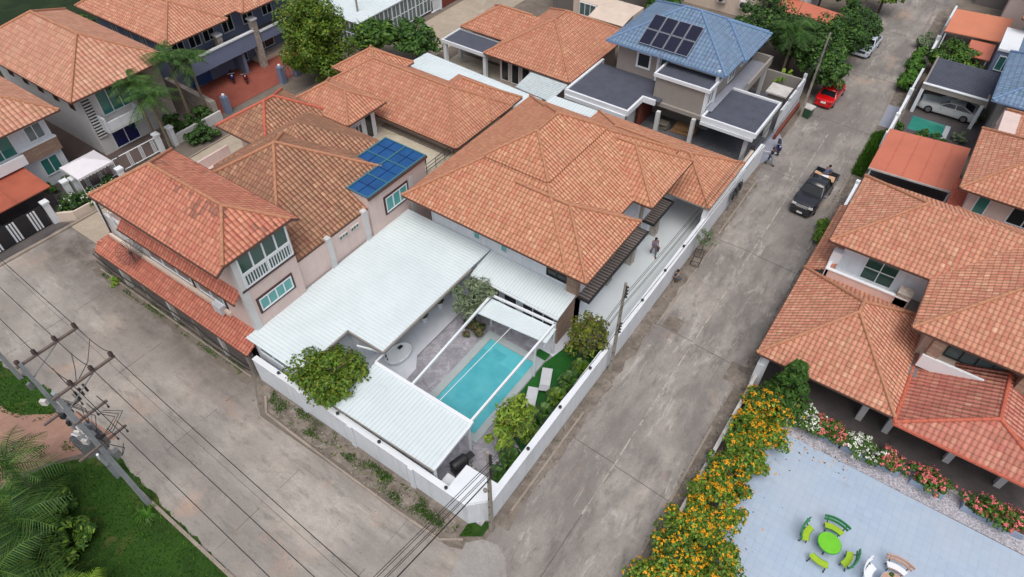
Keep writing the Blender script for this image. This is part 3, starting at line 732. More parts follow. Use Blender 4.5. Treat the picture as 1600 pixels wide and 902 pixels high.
blades('roadside_grass', '', [[(-2.85, 53.4), (-1.9, 53.4), (-1.9, 61.8), (-2.9, 60.5)]], 5000, .35)
blades('kerb_weeds', '', [rect(-9.6, -9.0, 13, 28), rect(-2.6, -1.7, 14, 27)], 500, .09, w=.02)

# ================================================================== POOL HOUSE
H = thing('pool_house', 'large orange tiled house with stepped hip roofs and white metal annexes around the pool', 'house', (-19, 30, 0))
hip(H, -26, -13.2, 24.5, 39.7, 6.0, .6)
hip(H, -22.1, -17.1, 28.4, 35.8, 8.50, .6, gut=None, t=.12)
hip(H, -22.5, -11.8, 24.47, 31.2, 6.03, .6, skip='L')
hip(H, -22.5, -11.8, 32.8, 39.1, 6.03, .6, skip='L')
hip(H, -22.5, -9.6, 38.3, 45.0, 3.25, .45, gut='gutter_grey')
wall(H, -24.8, -14.0, 25.85, 38.6, 0, 6.2, 'white_wall')
wall(H, -16, -13.15, 25.87, 30.1, 0, 6.5, 'white_wall'); wall(H, -16, -13.15, 33.9, 38.0, 0, 6.5, 'white_wall')
wall(H, -22, -13.2, 38.6, 44.2, 0, 3.3, 'white_wall')
win(H, '-y', 25.87, -15.35, -13.85, 3.65, 4.75, 2, 'black', 'glass_dark', rows=2, fw=.06)
for x in (-21.1, -18.9): win(H, '-y', 25.85, x, x+.55, 3.8, 4.5, 1, 'white', 'glass_cyan', fw=.06)
MB().box(-13.72, -13.0, 25.6, 26.1, 3.0, 5.2).build('pilaster', 'stone', H)
win(H, '+x', -13.15, 28.2, 29.0, 3.4, 5.4, 1, 'white', 'glass_dark'); win(H, '+x', -14.0, 31.3, 32.6, 3.3, 5.2, 2, 'white', 'glass_dark')
MB().box(-13.98, -13.2, 31.4, 33.0, 3.0, 3.6).build('balcony_wall', 'dirty_white', H)
MB().box(-13.5, -13.0, 34.2, 34.6, 0, 5.9).build('column', 'stone_block', H)
MB().box(-13.6, -13.05, 30.3, 31.0, 0, 6.0).build('column', 'stone_block', H)
for y in (33.3, 37.1): MB().box(-13.2, -12.65, y-.27, y+.27, 0, 2.62).build('column', 'stone_block', H)
MB().box(-13.35, -13.15, 23.9, 26.62, 0, 2.72).build('stone_wall', 'stone_brown', H)
MB().box(-10.05, -9.75, 38.4, 38.75, 0, 3.2).build('column', 'white', H); MB().box(-10.05, -9.75, 44.3, 44.65, 0, 3.2).build('column', 'white', H)
for (y0, y1) in ((26.0, 34.2), (35.0, 38.25)):
    mb = MB(); mb.box(-13.28, -13.16, y0, y1, 2.6, 2.78).box(-12.3, -12.2, y0, y1, 2.6, 2.78).box(-13.16, -12.3, y0, y0+.08, 2.61, 2.77).box(-13.16, -12.3, y1-.08, y1, 2.61, 2.77)
    pg = mb.build('pergola', 'black', H); sl = MB(); y = y0+.22
    while y < y1-.1: sl.box(-13.16, -12.3, y, y+.13, 2.66, 2.74); y += .27
    sl.build('slat', 'slat_brown', pg)
    MB().box(-13.2, -12.25, y0+.05, y1-.05, 2.62, 2.635).build('cover', 'dark_roof', pg)
# sheet metal annexes
zA = 3.45
sheetroof(H, [(-27.0, 11.45, zA), (-22.55, 11.45, zA), (-22.55, 15.33, zA), (-27.0, 15.33, zA)], 'x')
sheetroof(H, [(-27.0, 15.33, zA), (-19.75, 15.33, zA), (-19.75, 23.6, zA), (-27.0, 23.6, zA)], 'x')
sheetroof(H, [(-27.0, 23.6, zA), (-19.75, 23.6, zA), (-19.75, 25.8, zA), (-27.0, 25.8, zA)], 'x')
sheetroof(H, [(-19.74, 23.65, 2.95), (-13.0, 23.65, 2.95), (-13.0, 25.82, 3.32), (-19.74, 25.82, 3.32)], 'y', .22)
gm = MB().bar((-22.5, 11.5, 3.33), (-22.5, 15.3, 3.33), .09, .15).bar((-22.5, 15.28, 3.33), (-19.75, 15.28, 3.33), .09, .15).bar((-19.7, 15.3, 3.33), (-19.7, 23.6, 3.33), .12, .15)
gm.build('gutter', 'gutter_grey', H); MB().bar((-19.7, 23.58, 2.86), (-13, 23.58, 2.86), .1, .12).build('gutter', 'white', H)
wall(H, -26.9, -22.15, 15.6, 25.8, 0, 3.3, 'white_wall'); wall(H, -26.9, -22.9, 11.75, 15.6, 0, 3.3, 'white_wall'); wall(H, -22.15, -13.35, 24.6, 25.85, 0, 2.9, 'white_wall')
for y in (17.2, 18.5): win(H, '+x', -22.15, y, y+1.1, .3, 2.2, 1, 'white', 'glass_grey')
for x in (-20.6, -19.2, -17.8): win(H, '-y', 24.6, x, x+1.1, .3, 2.2, 1, 'white', 'glass_dark')
win(H, '-y', 24.6, -16.3, -13.8, .2, 2.4, 3, 'white', 'glass_dark')
win(H, '-y', 11.75, -26.4, -24.0, 2.3, 3.0, 2, 'white', 'glass_grey')
MB().box(-23.2, -22.8, 11.5, 11.9, 0, 3.3).build('column', 'white', H)

BW = thing('boundary_wall', 'low white plastered wall with small black lamps wrapping the pool house corner', 'wall', (-10, 12, 0))
T = .26; wz = 2.1
op = [(-26.6, 11.1), (-10.5, 11.15), (-9.6, 12.05), (-9.55, 39)]
mb = MB()
mb.prism([(-26.6, 11.1), (-10.5, 11.15), (-10.6, 11.15+T), (-26.6, 11.1+T)], 0, wz)
mb.prism([(-10.498, 11.152), (-9.602, 12.048), (-9.6-T, 12.15), (-10.598, 11.15+T)], 0, wz)
mb.prism([(-9.6, 12.052), (-9.6, 46), (-9.6-T, 46), (-9.6-T, 12.152)], 0, wz)
mb.build('wall_panel', 'white_wall', BW)
MB().prism([(-26.55, 11.05), (-10.45, 11.1), (-10.55, 11.45), (-26.55, 11.42)], wz, wz+.05).prism([(-9.55, 12.05), (-9.55, 45.9), (-9.92, 45.9), (-9.92, 12.2)], wz, wz+.05).build('coping', 'white', BW)
MB().prism([(-11.85, 11.18), (-10.52, 11.2), (-9.65, 12.07), (-9.68, 12.98), (-11.85, 12.9)], wz+.055, wz+.1).build('corner_slab', 'white', BW)
MB().lathe((-10.15, 12.25, wz+.1), [(.07, 0), (.07, .16), (.12, .17), (.1, .24), (.02, .27)], 10).build('vent', 'gutter_grey', BW)
for x in (-14.2, -18.6, -22.6):
    MB().box(x-.16, x+.16, 11.03, 11.11, 0, wz-.02).build('pier', 'white_wall', BW)
def lamp(x, y):
    o = MB().lathe((x, y, wz+.05), [(.05, 0), (.05, .05), (.09, .06), (.095, .16), (.05, .2)], 10).build('lamp', 'black', BW); return o
for y in (15.5, 18.7, 22.0, 25.3, 28.6, 31.9, 34.8): lamp(-9.73, y)
for x in (-11.9, -16.5, -19.6, -24.4): lamp(x, 11.25)

MB_ = MB
sheet('pool_yard', [(-19.85, 11.4), (-9.86, 11.4), (-9.86, 25.8), (-19.85, 25.8)], .06, 'stamped')
sheet('pot_walkway', [(-22.2, 11.4), (-19.95, 14.6), (-19.2, 15.6), (-19.3, 17.2), (-19.9, 18), (-19.9, 24.6), (-22.2, 24.6)], .075, 'yard_tile')
sheet('under_roof_floor', rect(-26.8, -22.2, 11.4, 15.6), .07, 'dark_yard')
sheet('driveway', rect(-13.3, -9.86, 25.3, 46), .09, 'yard_light')
sheet('garden_path', [(-14.2, 22.9), (-12.6, 22.9), (-12.4, 25.3), (-13.6, 25.3)], .085, 'yard_tile')
mb = MB()
mb.bar((-10.45, 25.4, .098), (-10.45, 46, .098), .03, .008); struct('drive_groove', mb, 'dark_roof')
TF = [(-12.95, 17.4), (-9.86, 15.8), (-9.86, 25.3), (-12.4, 25.3), (-12.62, 23.6), (-12.95, 22.2)]
sheet('lawn', TF, .10, 'turf'); sheet('lawn', rect(-13.85, -13.0, 22.35, 22.95), .102, 'turf')
blades('lawn_pile', '', [TF], 9000, .06, 'leaf_grass', .02).location.z = .1
P_ = thing('swimming_pool', 'rectangular turquoise swimming pool with grey coping and entry steps', 'swimming pool', (-15.15, 18.8, 0))
mb = MB(); mb.box(-17.35, -16.85, 15.1, 22.3, 0, .15).box(-13.45, -13.0, 15.1, 22.3, 0, .15).box(-16.85, -13.45, 15.1, 15.55, 0, .148).box(-16.85, -13.45, 21.8, 22.3, 0, .148)
mb.build('coping', 'coping', P_)
MB().poly([(x, y, .085) for x, y in rect(-16.85, -13.45, 15.55, 21.8)]).build('water', 'water', P_)
MB().box(-16.84, -13.46, 21.3, 21.79, .02, .092).box(-15.2, -13.46, 20.5, 21.3, .02, .09).build('step', 'water_shallow', P_)
MB().box(-16.84, -16.2, 20.9, 21.28, .02, .088).build('step', 'water_shallow', P_)
PF = thing('pool_pergola', 'slender white steel frame spanning the swimming pool with a ribbed sliding roof panel', 'pergola', (-15, 19, 0))
zb = 2.95
for a, b in (((-17.1, 14.8), (-17.5, 22.7)), ((-12.95, 14.8), (-12.95, 23.15)), ((-17.6, 22.85), (-12.88, 23.15))): MB().bar((*a, zb), (*b, zb), .13, .14).build('beam', 'white', PF)
MB().tube([(-15.2, 14.8, 2.9), (-15.0, 21.4, 2.9)], .02, 6).build('rail', 'white', PF)
MB().bar((-21.6, 15.0, zb), (-19.75, 15.6, zb), .09, .1).build('beam', 'white', PF)
MB().bar((-19.9, 14.75, zb-.05), (-19.9, 15.7, zb-.05), .09, .1).build('beam', 'white', PF)
for x, y in ((-17.55, 22.8), (-12.92, 23.1), (-12.92, 20.95)): MB().box(x-.05, x+.05, y-.05, y+.05, 0, 2.9).build('post', 'white', PF)
MB().bar((-12.92, 21.9, 2.0), (-12.92, 23.1, 2.8), .05, .05).build('brace', 'white', PF)
sheetroof(PF, [(-17.5, 21.3, 2.72), (-12.65, 21.75, 2.72), (-12.75, 23.0, 2.76), (-17.4, 22.75, 2.76)], 'x', .14, name='sliding_panel', ribw=.03, ribh=.02)

CN = thing('metal_canopy', 'square white corrugated metal canopy on posts at the corner end of the pool', 'canopy', (-16, 13, 0))
sheetroof(CN, [(-19.75, 11.28, 2.88), (-12.72, 11.42, 2.88), (-12.85, 14.75, 2.9), (-19.9, 14.75, 2.9)], 'y', .24)
MB().bar((-19.85, 14.7, 2.93), (-12.8, 14.7, 2.93), .22, .14).build('fascia', 'white', CN); MB().bar((-12.77, 11.4, 2.86), (-12.84, 14.6, 2.86), .1, .16).build('fascia', 'white', CN)
MB().bar((-19.8, 11.3, 2.78), (-12.75, 11.42, 2.78), .12, .12).build('gutter', 'gutter_grey', CN)
for x, y in ((-12.95, 14.55), (-12.9, 11.6), (-19.7, 14.5), (-19.6, 11.6)): MB().box(x-.06, x+.06, y-.06, y+.06, 0, 2.84).build('post', 'white', CN)
# yard furniture
def lounger(x, y, rz, label):
    t = local('sun_lounger', label, 'sun lounger', (x, y, .1), rz, 'sun loungers on the lawn')
    MB().box(-.32, .32, -.95, .35, .24, .3).build('seat', 'plank_white', t)
    MB().hexa([(-.32, .36, .24), (.32, .36, .24), (.32, .92, .5), (-.32, .92, .5), (-.32, .36, .3), (.32, .36, .3), (.32, .90, .56), (-.32, .90, .56)]).build('backrest', 'plank_white', t)
    for a, b in ((-.27, -.85), (.27, -.85), (-.27, .3), (.27, .3)): MB().box(a-.025, a+.025, b-.025, b+.025, 0, .24).build('leg', 'plank_white', t)
lounger(-12.05, 20.9, R(205), 'pale grey sun lounger on the lawn nearer the round tree'); lounger(-12.0, 19.2, R(203), 'pale grey sun lounger on the lawn nearer the pool corner')
t = local('hot_tub', 'oval white freestanding tub beside the annex wall near the canopy', 'bathtub', (-20.7, 17.2, .08), R(82))
mb = MB(); prof = [(.42, 0), (.52, .1), (.62, .42), (.66, .58), (.61, .6), (.56, .5), (.5, .47), (.02, .46)]
mb.lathe((0, 0, 0), prof, 28); mb.xf(Matrix.Scale(1.5, 4, (1, 0, 0))); mb.build('shell', 'white', t, True)
MB().lathe((-.75, .25, .62), [(.05, 0), (.05, .2), (.02, .22)], 8).lathe((-.85, 0, .62), [(.04, 0), (.04, .15), (.02, .16)], 8).build('tap', 'iron', t); MB().box(.2, .5, .1, .28, .6, .68).build('headrest', 'black', t)
def potplant(x, y, label):
    t = local('potted_plant', label, 'potted plant', (x+.15, y, .07), 0, 'white pots along the annex wall')
    MB().lathe((0, 0, 0), [(.17, 0), (.24, .48), (.26, .5), (.21, .5), (.2, .44), (.02, .44)], 14).build('pot', 'white', t)
    ORG[t.name] = (0, 0, 0); mb = MB()
    for i in range(60):
        d = rv(); d.z = abs(d.z); leafquad(mb, Vector((0, 0, .6))+d*.32, d+rv()*.4, .18, 2)
    mb.build('leaf', 'leaf_dark', t)
potplant(-21.55, 20.5, 'white pot with dark leaves, nearest of the row to the oval tub'); potplant(-21.5, 22.1, 'white pot with dark leaves in the middle of the row by the annex wall'); potplant(-21.3, 23.5, 'white pot with dark leaves behind the olive tree at the far end of the row')
t = local('barbecue', 'black barrel barbecue grill at the end of the white canopy', 'barbecue', (-12.75, 13.3, .06), R(75))
MB().lathe((-.5, 0, .85), [(.05, 0), (.28, .04), (.3, .1), (.3, .9), (.28, .96), (.05, 1.0)], 14, 'x').build('barrel', 'black', t, True)
MB().box(.5, .95, -.2, .2, .78, .82).build('side_shelf', 'black', t)
for a in (-.45, .45):
    for b in (-.22, .22): MB().tube([(a, b, 0), (a, b*.8, .75)], .025, 5).build('leg', 'black', t)
MB().box(-.5, .5, -.22, .22, .25, .28).build('rack', 'iron', t)
t = local('shelf_unit', 'small white cabinet under the canopy edge by the corner wall', 'cabinet', (-12.35, 12.0, .06), 0)
MB().box(-.35, .35, -.3, .3, 0, 1.1).build('cabinet_body', 'plank_white', t); MB().box(-.4, .4, -.35, .35, 1.1, 1.15).build('top', 'white', t)
# yard plants
tree('olive_tree', 'airy grey green olive tree beside the pool frame', -18.6, 22.4, .06, 3.9, (1.35, 1.35, 1.5), 3200, .085, 'leaf_olive', clumps=44, tr=.06, asp=3)
t = thing('shrub', 'brownish green spiky shrub at the pool head by the white sliding panel', 'shrub', (-17.9, 21.6, 0)); crown(t, (-17.9, 21.6, .55), (.85, .75, .6), 800, .14, 'leaf_brown', 16, mat2='leaf_dark'); trunk(t, (-17.9, 21.6, 0), (-17.9, 21.6, .8), .05, 4, .4)
tree('garden_tree', 'round olive green clipped tree on the lawn beside the concrete pole', -11.1, 24.0, .1, 3.5, (1.35, 1.35, 1.3), 3600, .13, 'leaf_yellow', clumps=46, mat2='leaf_brown', tr=.09)
tree('plum_tree', 'spreading green fruit tree between the annex and the white canopy', -21.6, 12.55, .05, 4.0, (2.35, 2.0, .9), 8500, .14, 'leaf_bright', clumps=75, mat2='leaf_yellow', tr=.13)
tree('willowy_tree', 'yellow green feathery tree at the corner of the pool lawn', -11.5, 16.3, .1, 3.5, (1.15, 1.6, 1.35), 2900, .12, 'leaf_lime', clumps=40, mat2='leaf_yellow', tr=.06, asp=3)
for i, (x, y, h, lb) in enumerate([(-10.6, 15.2, 1.5, 'leafy plant against the roadside wall nearest the corner pole'), (-10.4, 17.0, 1.6, 'leafy plant by the roadside wall behind the feathery tree'), (-10.5, 18.6, 1.7, 'tall leafy plant by the roadside wall beside the lower lounger'), (-10.55, 20.0, 1.6, 'tall leafy plant by the roadside wall between the loungers'), (-10.6, 21.4, 1.7, 'tall leafy plant by the roadside wall beside the upper lounger'), (-10.5, 22.6, 1.8, 'tall leafy plant by the roadside wall just below the round tree'), (-10.6, 14.0, 1.0, 'low bright plant beside the white corner slab')]):
    leafy('leafy_plant', lb, x-.1, y, h*.75, .5, 38, 'leaf_bright' if i % 2 else 'leaf', 'leafy plants along the roadside wall',   .075)

# ================================================================== UTILITY POLES AND CABLES
def wire(label, pts, sag, r=.022, group='overhead cables', n=14):
    out = []
    for a, b in zip(pts, pts[1:]):
        a, b = Vector(a), Vector(b)
        for i in range(n+1):
            s = i/n; p = a.lerp(b, s); p.z -= sag*4*s*(1-s)
            if not out or i: out.append(p)
    return tag(MB().tube(out, r, 5).build('power_cable', 'rubber'), label, 'cable', group)
def pole(x, y, h, label, wd=.22, arms=((7.6, .35),), mat='concrete'):
    t = thing('utility_pole', label, 'utility pole', (x, y, 0), 'concrete utility poles')
    o = MB().obox((x, y, h/2), (wd*.95, wd*.8, h), 0, .6).build('post', mat, t)
    for k in range(6): MB().lathe((x, y-wd*(.47-.028*k)+.02, 1.2+k*(h-3)/6), [(.03, -.06), (.03, .03)], 8, 'y').build('hole', 'iron', o)
    for z, l in arms:
        MB().box(x+.06, x+.12, y-.05, y+.05, z-.45, z+.45).build('rack', 'iron', t)
        for k in range(4): MB().lathe((x+.17, y, z-.4+k*.26), [(.03, 0), (.055, .02), (.055, .08), (.03, .1)], 8).build('insulator', 'black', t)
    return t
pole(-9.28, 24.05, 8.0, 'concrete pole standing in the roadside verge beside the round tree', arms=((7.3, 0), (4.3, 0)))
pole(-9.3, 11.55, 8.0, 'concrete pole at the street corner in front of the white chamfered wall', arms=((7.4, 0), (6.2, 0)))
pole(-9.15, 59.6, 8.0, 'leaning looking concrete pole beside the red car and the big trees', arms=((7.0, 0), (4.5, 0)))
pole(-52.6, 47.2, 8.0, 'concrete pole in front of the glass walled carport', arms=((7.3, 0),))
pole(-10.4, 83.8, 8.0, 'thin distant concrete pole at the far end of the road', .18, arms=((7.3, 0),))
zt = [6.55, 6.75, 7.3, 7.55]
for i, z in enumerate(zt):
    wire('black cable crossing the street corner, %s from the top' % ['fourth', 'third', 'second', 'first'][i], [(-12.6, -14+i*.2, z), (-9.13, 11.55, z-.1)], .5, .016)
    wire('black cable between the corner and middle poles, %s from the top' % ['fourth', 'third', 'second', 'first'][i], [(-9.12, 11.55, z-.1), (-9.12, 24.05, z-.2)], .25, .013)
    wire('black cable from the middle pole up the road, %s from the top' % ['fourth', 'third', 'second', 'first'][i], [(-9.12, 24.05, z-.2), (-9.0, 59.6, z-.4)], .7, .013)
wire('thick telephone cable sagging over the street corner', [(-12.2, -14, 6.1), (-9.13, 11.55, 6.0)], .7, .03)
wire('telephone cable low over the driveway wall', [(-9.13, 11.55, 6.0), (-9.12, 24.05, 4.5), (-9.0, 59.6, 4.5)], .5, .018)

UP = thing('transformer_pole', 'grey twin pole structure with crossarms and transformer rising from the grass bank', 'utility pole', (-26.6, 2.2, 0))
for x in (-28.0, -25.2):
    MB().obox((x, 2.2, 5.15), (.36, .26, 10.3), 0, .6).build('post', 'concrete_grey', UP)
for x in (-28.0, -25.1):
    c = MB().box(x-.06, x+.06, 2.0, 4.9, 10.05, 10.15).build('crossarm', 'arm', UP)
    for y in ((2.15, 2.9, 3.85, 4.8) if x < -27 else (2.9, 3.85, 4.8)):
        MB().lathe((x, y, 10.17), [(.04, 0), (.1, .06), (.07, .1), (.11, .15), (.07, .2), (.1, .25), (.04, .3)], 10).build('insulator', 'dark_brown', c)
    MB().tube([(x, 2.25, 9.1), (x, 3.9, 10.05)], .03, 5).build('strut', 'steel', UP)
for x, z, y0, y1 in ((-25.1, 8.1, 2.0, 3.6), (-25.1, 6.0, 1.2, 3.6), (-28.0, 6.3, 1.3, 3.2)):
    c = MB().box(x-.04, x+.06, y0, y1, z, z+.1).build('crossarm', 'arm', UP)
    for k in range(3):
        yy = y1-.15-k*.5; MB().box(x-.5, x+.5, yy-.02, yy+.02, z+.12, z+.16).build('bracket', 'iron', c); MB().lathe((x+.25, yy, z-.12), [(.05, 0), (.05, .12)], 6).build('insulator', 'black', c)
for b_ in (((-28.0, 2.2, 6.9), (-25.2, 2.2, 6.9)), ((-28, 2.45, 4.4), (-25.2, 2.45, 4.4)), ((-28, 1.95, 4.4), (-25.2, 1.95, 4.4))): MB().bar(*b_, .14, .16).build('platform_beam', 'steel', UP)
o = MB().obox((-26.6, 2.2, 5.1), (1.1, .7, 1.2)).build('transformer', 'steel', UP); fb = MB()
for k in range(9): MB().box(-27.1+k*.12, -27.07+k*.12, 1.62, 2.78, 4.6, 5.6).build('fin', 'steel', o)

for k in range(3): MB().lathe((-27+k*.4, 2.2, 5.7), [(.05, 0), (.09, .1), (.05, .16), (.09, .24), (.03, .35)], 8).build('bushing', 'dirty_white', o)
for k in range(3):
    MB().obox((-25.9-k*.25, 2.9+k*.25, 8.7-k*.2), (.1, .1, .5)).build('fuse_cutout', 'black', UP)
MB().tube([(-25.6, 1.85, 7.0), (-26.4, 1.8, 6.4)], .06, 8).build('conduit', 'white', UP); MB().tube([(-24.9, 1.9, 5.9), (-25.3, 1.9, 5.1)], .06, 8).build('conduit', 'white', UP)
MB().obox((-25.0, 2.55, 5.0), (.25, .3, .5)).build('meter_box', 'steel', UP)
for k, (dx, dy, dz, m_) in enumerate([(.1, -.3, 7.6, 'dirty_white'), (-.2, .3, 7.1, 'steel'), (.15, .25, 6.6, 'black'), (-.5, -.25, 6.2, 'dirty_white'), (-.9, .3, 6.5, 'steel'), (-1.4, -.2, 6.9, 'black'), (-1.9, .25, 7.4, 'steel'), (-2.4, -.3, 7.9, 'dirty_white'), (-2.7, .28, 6.8, 'black'), (-.1, -.28, 8.8, 'black'), (-2.8, -.25, 8.8, 'steel')]):
    MB().obox((-25.2+dx, 2.2+dy, dz), (rnd.uniform(.12, .3), rnd.uniform(.1, .2), rnd.uniform(.2, .5)), rnd.random()).build('switch_box', m_, UP)
for k in range(4): MB().tube([(-25.6-k*.6, 2.45, 8.6-k*.3), (-25.5-k*.55, 2.9, 7.4-k*.2), (-25.9-k*.3, 2.6, 6.1)], .018, 5).build('jumper', 'black', UP)
for k in range(3): MB().tube([(-25.0, 3.0+k*.1, 7.9), (-24.8, 3.4+k*.2, 7.3), (-24.9, 3.0, 6.9-k*.2), (-25.1, 2.5, 6.4)], .018, 5).build('jumper', 'black', UP)
for k in range(3): MB().tube([(-26.6-k*.1, 2.9+k*.95, 10.2), (-26.3, 2.9+k*.6, 9.6), (-25.9-k*.25, 2.9+k*.25, 8.95)], .018, 5).build('jumper', 'black', UP)
MB().tube([(-24.9, 2.5, 6), (-24.6, 2.9, 5.4), (-24.8, 2.7, 4.9), (-24.5, 2.6, 5.2), (-24.7, 3.0, 5.6)], .02, 5).build('coil', 'black', UP)
for i, y in enumerate((2.9, 3.85, 4.8)):
    wire(['high voltage wire nearest the grass bank', 'middle one of the three high voltage wires', 'high voltage wire farthest from the grass bank'][i], [(-62, y+1.6, 10.6), (-28.0, y, 10.5), (-25.1, y, 10.5), (-2, y-1.0, 10.6)], .45, .017)
wire('thin low cable running beside the high voltage wires', [(-40, 5.6, 7.6), (-2, 4.0, 7.4)], .5, .007)
t = thing('roadside_pole', 'grey roadside pole head cut off by the left edge of the picture', 'utility pole', (-38.8, 2.6, 0)); MB().obox((-38.8, 2.6, 1.5), (.3, .25, 3.0), 0, .8).build('post', 'concrete_grey', t); MB().obox((-38.6, 2.6, 3.1), (.5, .3, .2)).build('cap', 'steel', t)

# ================================================================== PINK HOUSE (left neighbour)
H = thing('pink_house', 'pink three storey house with red and brown hip roofs and an enclosed white framed balcony', 'house', (-33, 20, 0))
# top roof: hip whose right end is clipped by the wall line
x0, x1, y0, y1, z, s_ = -38.3, -26.62, 11.2, 16.9, 9.0, .62
d = (y1-y0)/2; ym = y0+d; zr = z+s_*d; xr = -28.95; zc = zr-s_*(x1-xr); dy = (x1-xr)
A = [(x0, y0, z), (x1, y0, z), (x1, ym-dy, zc), (xr, ym, zr), (x0+d, ym, zr)]
B = [(x1, y1, z), (x0, y1, z), (x0+d, ym, zr), (xr, ym, zr), (x1, ym+dy, zc)]
Cc = [(x1, ym-dy, zc), (x1, ym+dy, zc), (xr, ym, zr)]; D = [(x0, y1, z), (x0, y0, z), (x0+d, ym, zr)]
mb = MB()
for f in (A, B, Cc, D): mb.poly(f); mb.poly([(p[0], p[1], p[2]-.14) for p in reversed(f)])
for p, q in (((x0, y0, z), (x1, y0, z)), ((x1, y0, z), (x1, ym-dy, zc)), ((x1, ym-dy, zc), (x1, ym+dy, zc)), ((x1, ym+dy, zc), (x1, y1, z)), ((x1, y1, z), (x0, y1, z)), ((x0, y1, z), (x0, y0, z))):
    mb.poly([(p[0], p[1], p[2]-.14), (q[0], q[1], q[2]-.14), q, p])
ro = mb.build('roof', 'tile_red', H)
ridge_caps([((xr, ym, zr), (x0+d, ym, zr)), ((x0, y0, z), (x0+d, ym, zr)), ((x0, y1, z), (x0+d, ym, zr)), ((x1, ym-dy, zc), (xr, ym, zr)), ((x1, ym+dy, zc), (xr, ym, zr))], ro, 'ridge')
gb = MB()
for p, q in (((x0, y0, z), (x1, y0, z)), ((x1, y0, z), (x1, ym-dy, zc)), ((x1, ym-dy, zc), (x1, ym+dy, zc)), ((x1, ym+dy, zc), (x1, y1, z)), ((x1, y1, z), (x0, y1, z)), ((x0, y1, z), (x0, y0, z))): gb.bar((p[0], p[1], p[2]-.1), (q[0], q[1], q[2]-.1), .1, .14)
gb.build('gutter', 'gutter', ro)
wall(H, -37.2, -26.85, 12.3, 16.1, 0, 9.35, 'pink')
MB().box(-26.85, -26.78, 12.25, 16.15, 6.62, 6.78).build('band', 'dark_brown', H)
w1 = win(H, '+x', -26.85, 12.55, 16.0, 7.75, 9.3, 4, 'white', 'glass_green', fw=.1)
w2 = win(H, '+x', -26.85, 12.55, 16.0, 6.8, 7.74, 2, 'white', 'glass_green', fw=.09, name='balcony')
for k in range(18): MB().box(-26.86, -26.76, 12.66+k*.185, 12.71+k*.185, 6.88, 7.66).build('baluster', 'white', w2)
win(H, '+x', -26.85, 12.95, 15.35, 4.55, 5.5, 4, 'white', 'glass_cyan', 'dark_brown')
MB().box(-27.15, -26.8, 12.2, 12.6, 0, 9.3).build('pilaster', 'pale_wall', H)
win(H, '-y', 12.3, -37.1, -32.7, 3.75, 5.3, 3, 'white', 'glass_grey', 'black'); win(H, '-y', 12.3, -32.1, -29.6, 3.75, 5.3, 2, 'white', 'glass_grey', 'black')
win(H, '-y', 12.3, -37.0, -28.2, 7.4, 8.6, 6, 'white', 'glass_grey')
def leanroof(x0, x1, ya, za, yb, zb, mat, tile=True):
    m = MB().slab([(x0, ya, za), (x1, ya, za), (x1, yb, zb), (x0, yb, zb)], .12); o = m.build('lean_roof', mat, H)
    MB().bar((x0, ya, za-.08), (x1, ya, za-.08), .1, .12).build('gutter', 'gutter', o); return o
leanroof(-38.4, -27.15, 11.68, 6.0, 12.3, 6.55, 'tile_lean'); leanroof(-42.4, -26.75, 10.95, 2.45, 12.32, 3.1, 'tile_lean')
m = MB().slab([(-43.2, 11.6, 2.4), (-42.4, 10.95, 2.45), (-42.4, 12.32, 3.1), (-42.4, 14.5, 3.1), (-43.2, 14.5, 2.5)], .1); m.build('lean_roof', 'tile_lean', H)
wall(H, -42.3, -37.2, 12.45, 22.7, 0, 3.7, 'pink')
MB().box(-41.9, -29.3, 12.12, 12.29, 3.12, 3.42).build('ledge', 'cream', H); MB().box(-41.8, -37.25, 12.42, 12.6, 3.0, 5.0).build('wall', 'pale_wall', H)
MB().bar((-41.9, 12.3, 3.2), (-41.3, 12.3, 6.9), .09, .09).build('post', 'black', H)
for x in (-42, -40.5, -39.0): MB().tube([(x, 12.35, 3.8), (x, 12.35, 5.9)], .05, 6).build('post', 'white', H)
MB().box(-30.6, -29.8, 11.9, 12.28, 3.1, 3.75).build('air_conditioner', 'plank_white', H)
MB().box(-42.3, -42.15, 12.5, 22.7, 3.7, 4.5).build('parapet', 'pink', H)
hip(H, -39.0, -27.15, 14.9, 26.85, 5.78, .6, 'tile_brown'); hip(H, -39.2, -30.55, 19.6, 28.5, 5.8, .6, 'tile_brown', skip='A')
hip(H, -42.8, -37.3, 22.7, 29.1, 6.0, .6, 'tile_brown', 'ridge_red')
wall(H, -38, -27.25, 16.1, 27.6, 0, 5.7, 'pink'); wall(H, -41.8, -38, 23.7, 28.2, 0, 6.4, 'pink')
wall(H, -30.4, -26.95, 22.35, 28.0, 0, 6.6, 'pink')
for y in (18.7, 21.9, 26.4): MB().box(-27.25, -26.9, y-.18, y+.18, 0, 5.9).build('pilaster', 'pale_wall', H)
MB().box(-27.25, -27.12, 16.1, 22.4, 0, 5.62).build('wall', 'pink', H)
for y in (19.6, 20.6): win(H, '+x', -27.12, y, y+.75, 4.95, 5.3, 3, 'dirty_white', 'glass_grey', fw=.04)
win(H, '+x', -26.95, 23.8, 25.9, 4.5, 5.7, 3, 'white', 'glass_cyan', 'dark_brown')
win(H, '-y', 23.7, -40.5, -39.2, 3.6, 5.6, 2, 'white', 'glass_cyan')
MB().box(-42.0, -37.5, 29.3, 33.0, 0, .05).build('back_yard', 'terrace', H)
